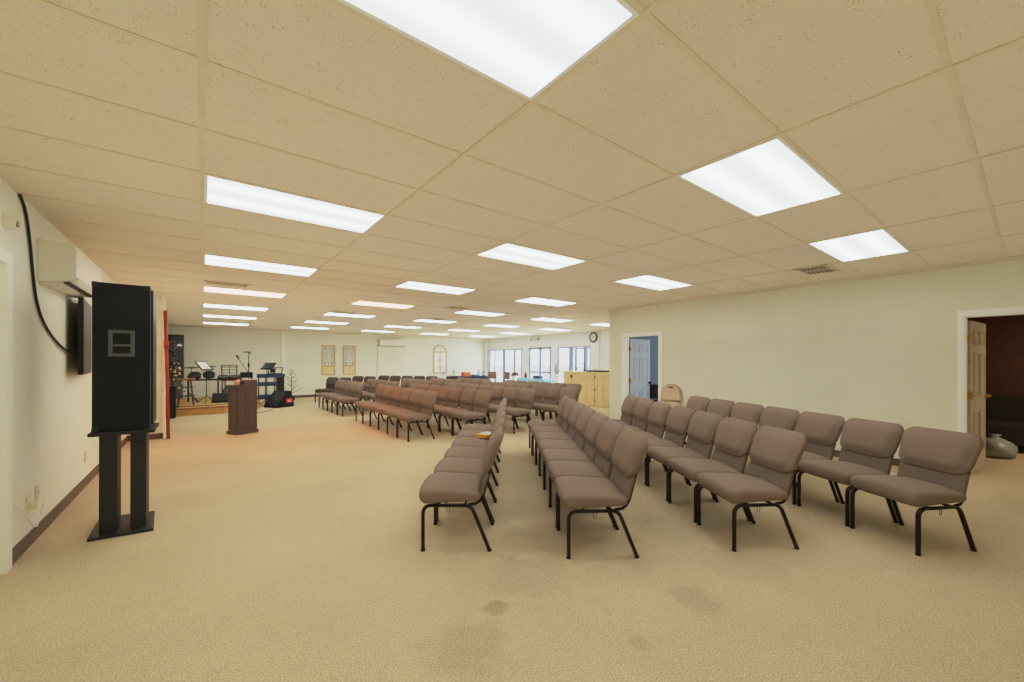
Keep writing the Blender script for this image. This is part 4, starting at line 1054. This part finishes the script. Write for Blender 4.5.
# ------------------------------------------------------------------ lighting
wd = bpy.data.worlds.new('World'); scene.world = wd; wd.use_nodes = True
bgn = wd.node_tree.nodes['Background']
sky = wd.node_tree.nodes.new('ShaderNodeTexSky'); sky.sky_type = 'HOSEK_WILKIE'; sky.turbidity = 6
sky.sun_direction = (.5, -.6, .6)
mixn = wd.node_tree.nodes.new('ShaderNodeMix'); mixn.data_type = 'RGBA'; mixn.inputs['Factor'].default_value = .7
wd.node_tree.links.new(sky.outputs[0], mixn.inputs['A']); mixn.inputs['B'].default_value = (.95, .98, 1.0, 1)
wd.node_tree.links.new(mixn.outputs['Result'], bgn.inputs['Color'])
bgn.inputs['Strength'].default_value = 3.2
def area(name, loc, rot, size, power, color):
    l = bpy.data.lights.new(name, 'AREA'); l.shape = 'RECTANGLE'; l.size, l.size_y = size; l.energy = power; l.color = color
    o = bpy.data.objects.new(name, l); COL.objects.link(o); o.location = loc; o.rotation_euler = rot; return o
area('ceiling_fill_near', (3.2, 2.0, 1.75), (math.radians(180), 0, 0), (8.2, 8.0), 42, (.98, .98, .97))  # added up-facing fill to brighten the near ceiling, no fixture here
area('ceiling_fill_far', (5.4, 12.0, 1.75), (math.radians(180), 0, 0), (12.6, 10.5), 96, (.94, .98, 1))  # same unseen fill, added under the far ceiling
area('lounge_fill', (9.3, -1.2, 2.4), (0, 0, 0), (.6, .6), 34, (1, .85, .65))  # unseen warm fill added to lift the dark lounge
area('office_daylight', (9.6, 2.9, 1.6), (math.radians(90), 0, 0), (1.4, 1.2), 36, (.84, .91, 1))
area('window_daylight', (XW+.6, 14.0, 1.4), (0, math.radians(90), 0), (2.0, 6.5), 260, (.82, .90, 1))

# ------------------------------------------------------------------ camera
cam = bpy.data.cameras.new('Camera'); co = bpy.data.objects.new('Camera', cam); COL.objects.link(co)
cam.sensor_width = 36; cam.sensor_fit = 'HORIZONTAL'; cam.lens = 403.76/1024*36; cam.shift_y = 21.52/1024; cam.clip_start = .05; cam.clip_end = 200
yaw, pit, rol = .6547, 0.0, .0018
fw = Vector((math.sin(yaw)*math.cos(pit), math.cos(yaw)*math.cos(pit), math.sin(pit)))
rt = Vector((math.cos(yaw), -math.sin(yaw), 0)); upv = rt.cross(fw)
r2 = rt*math.cos(rol)+upv*math.sin(rol); u2 = -rt*math.sin(rol)+upv*math.cos(rol)
mx = Matrix((( r2.x, u2.x, -fw.x, 0), (r2.y, u2.y, -fw.y, 0), (r2.z, u2.z, -fw.z, CH), (0, 0, 0, 1)))
co.matrix_world = mx
scene.camera = co
scene.view_settings.view_transform = 'Standard'
scene.view_settings.look = 'None'
scene.view_settings.exposure = 0.0
scene.view_settings.use_curve_mapping = True
cmap = scene.view_settings.curve_mapping
cmap.white_level = (10, 10, 10)
cmap.use_clip = True
cv = cmap.curves[3]
tone = [(0, 0), (.01, .094), (.02, .204), (.03, .318), (.04, .425), (.055, .545), (.075, .645), (.11, .735), (.18, .775), (.3, .81), (.6, .86), (1, .92)]
cv.points[0].location = tone[0]; cv.points[-1].location = tone[-1]
for p_ in tone[1:-1]: cv.points.new(*p_)
cmap.update()
scene.cycles.max_bounces = 10
scene.cycles.diffuse_bounces = 7
scene.cycles.use_denoising = True
scene.cycles.sample_clamp_indirect = 8
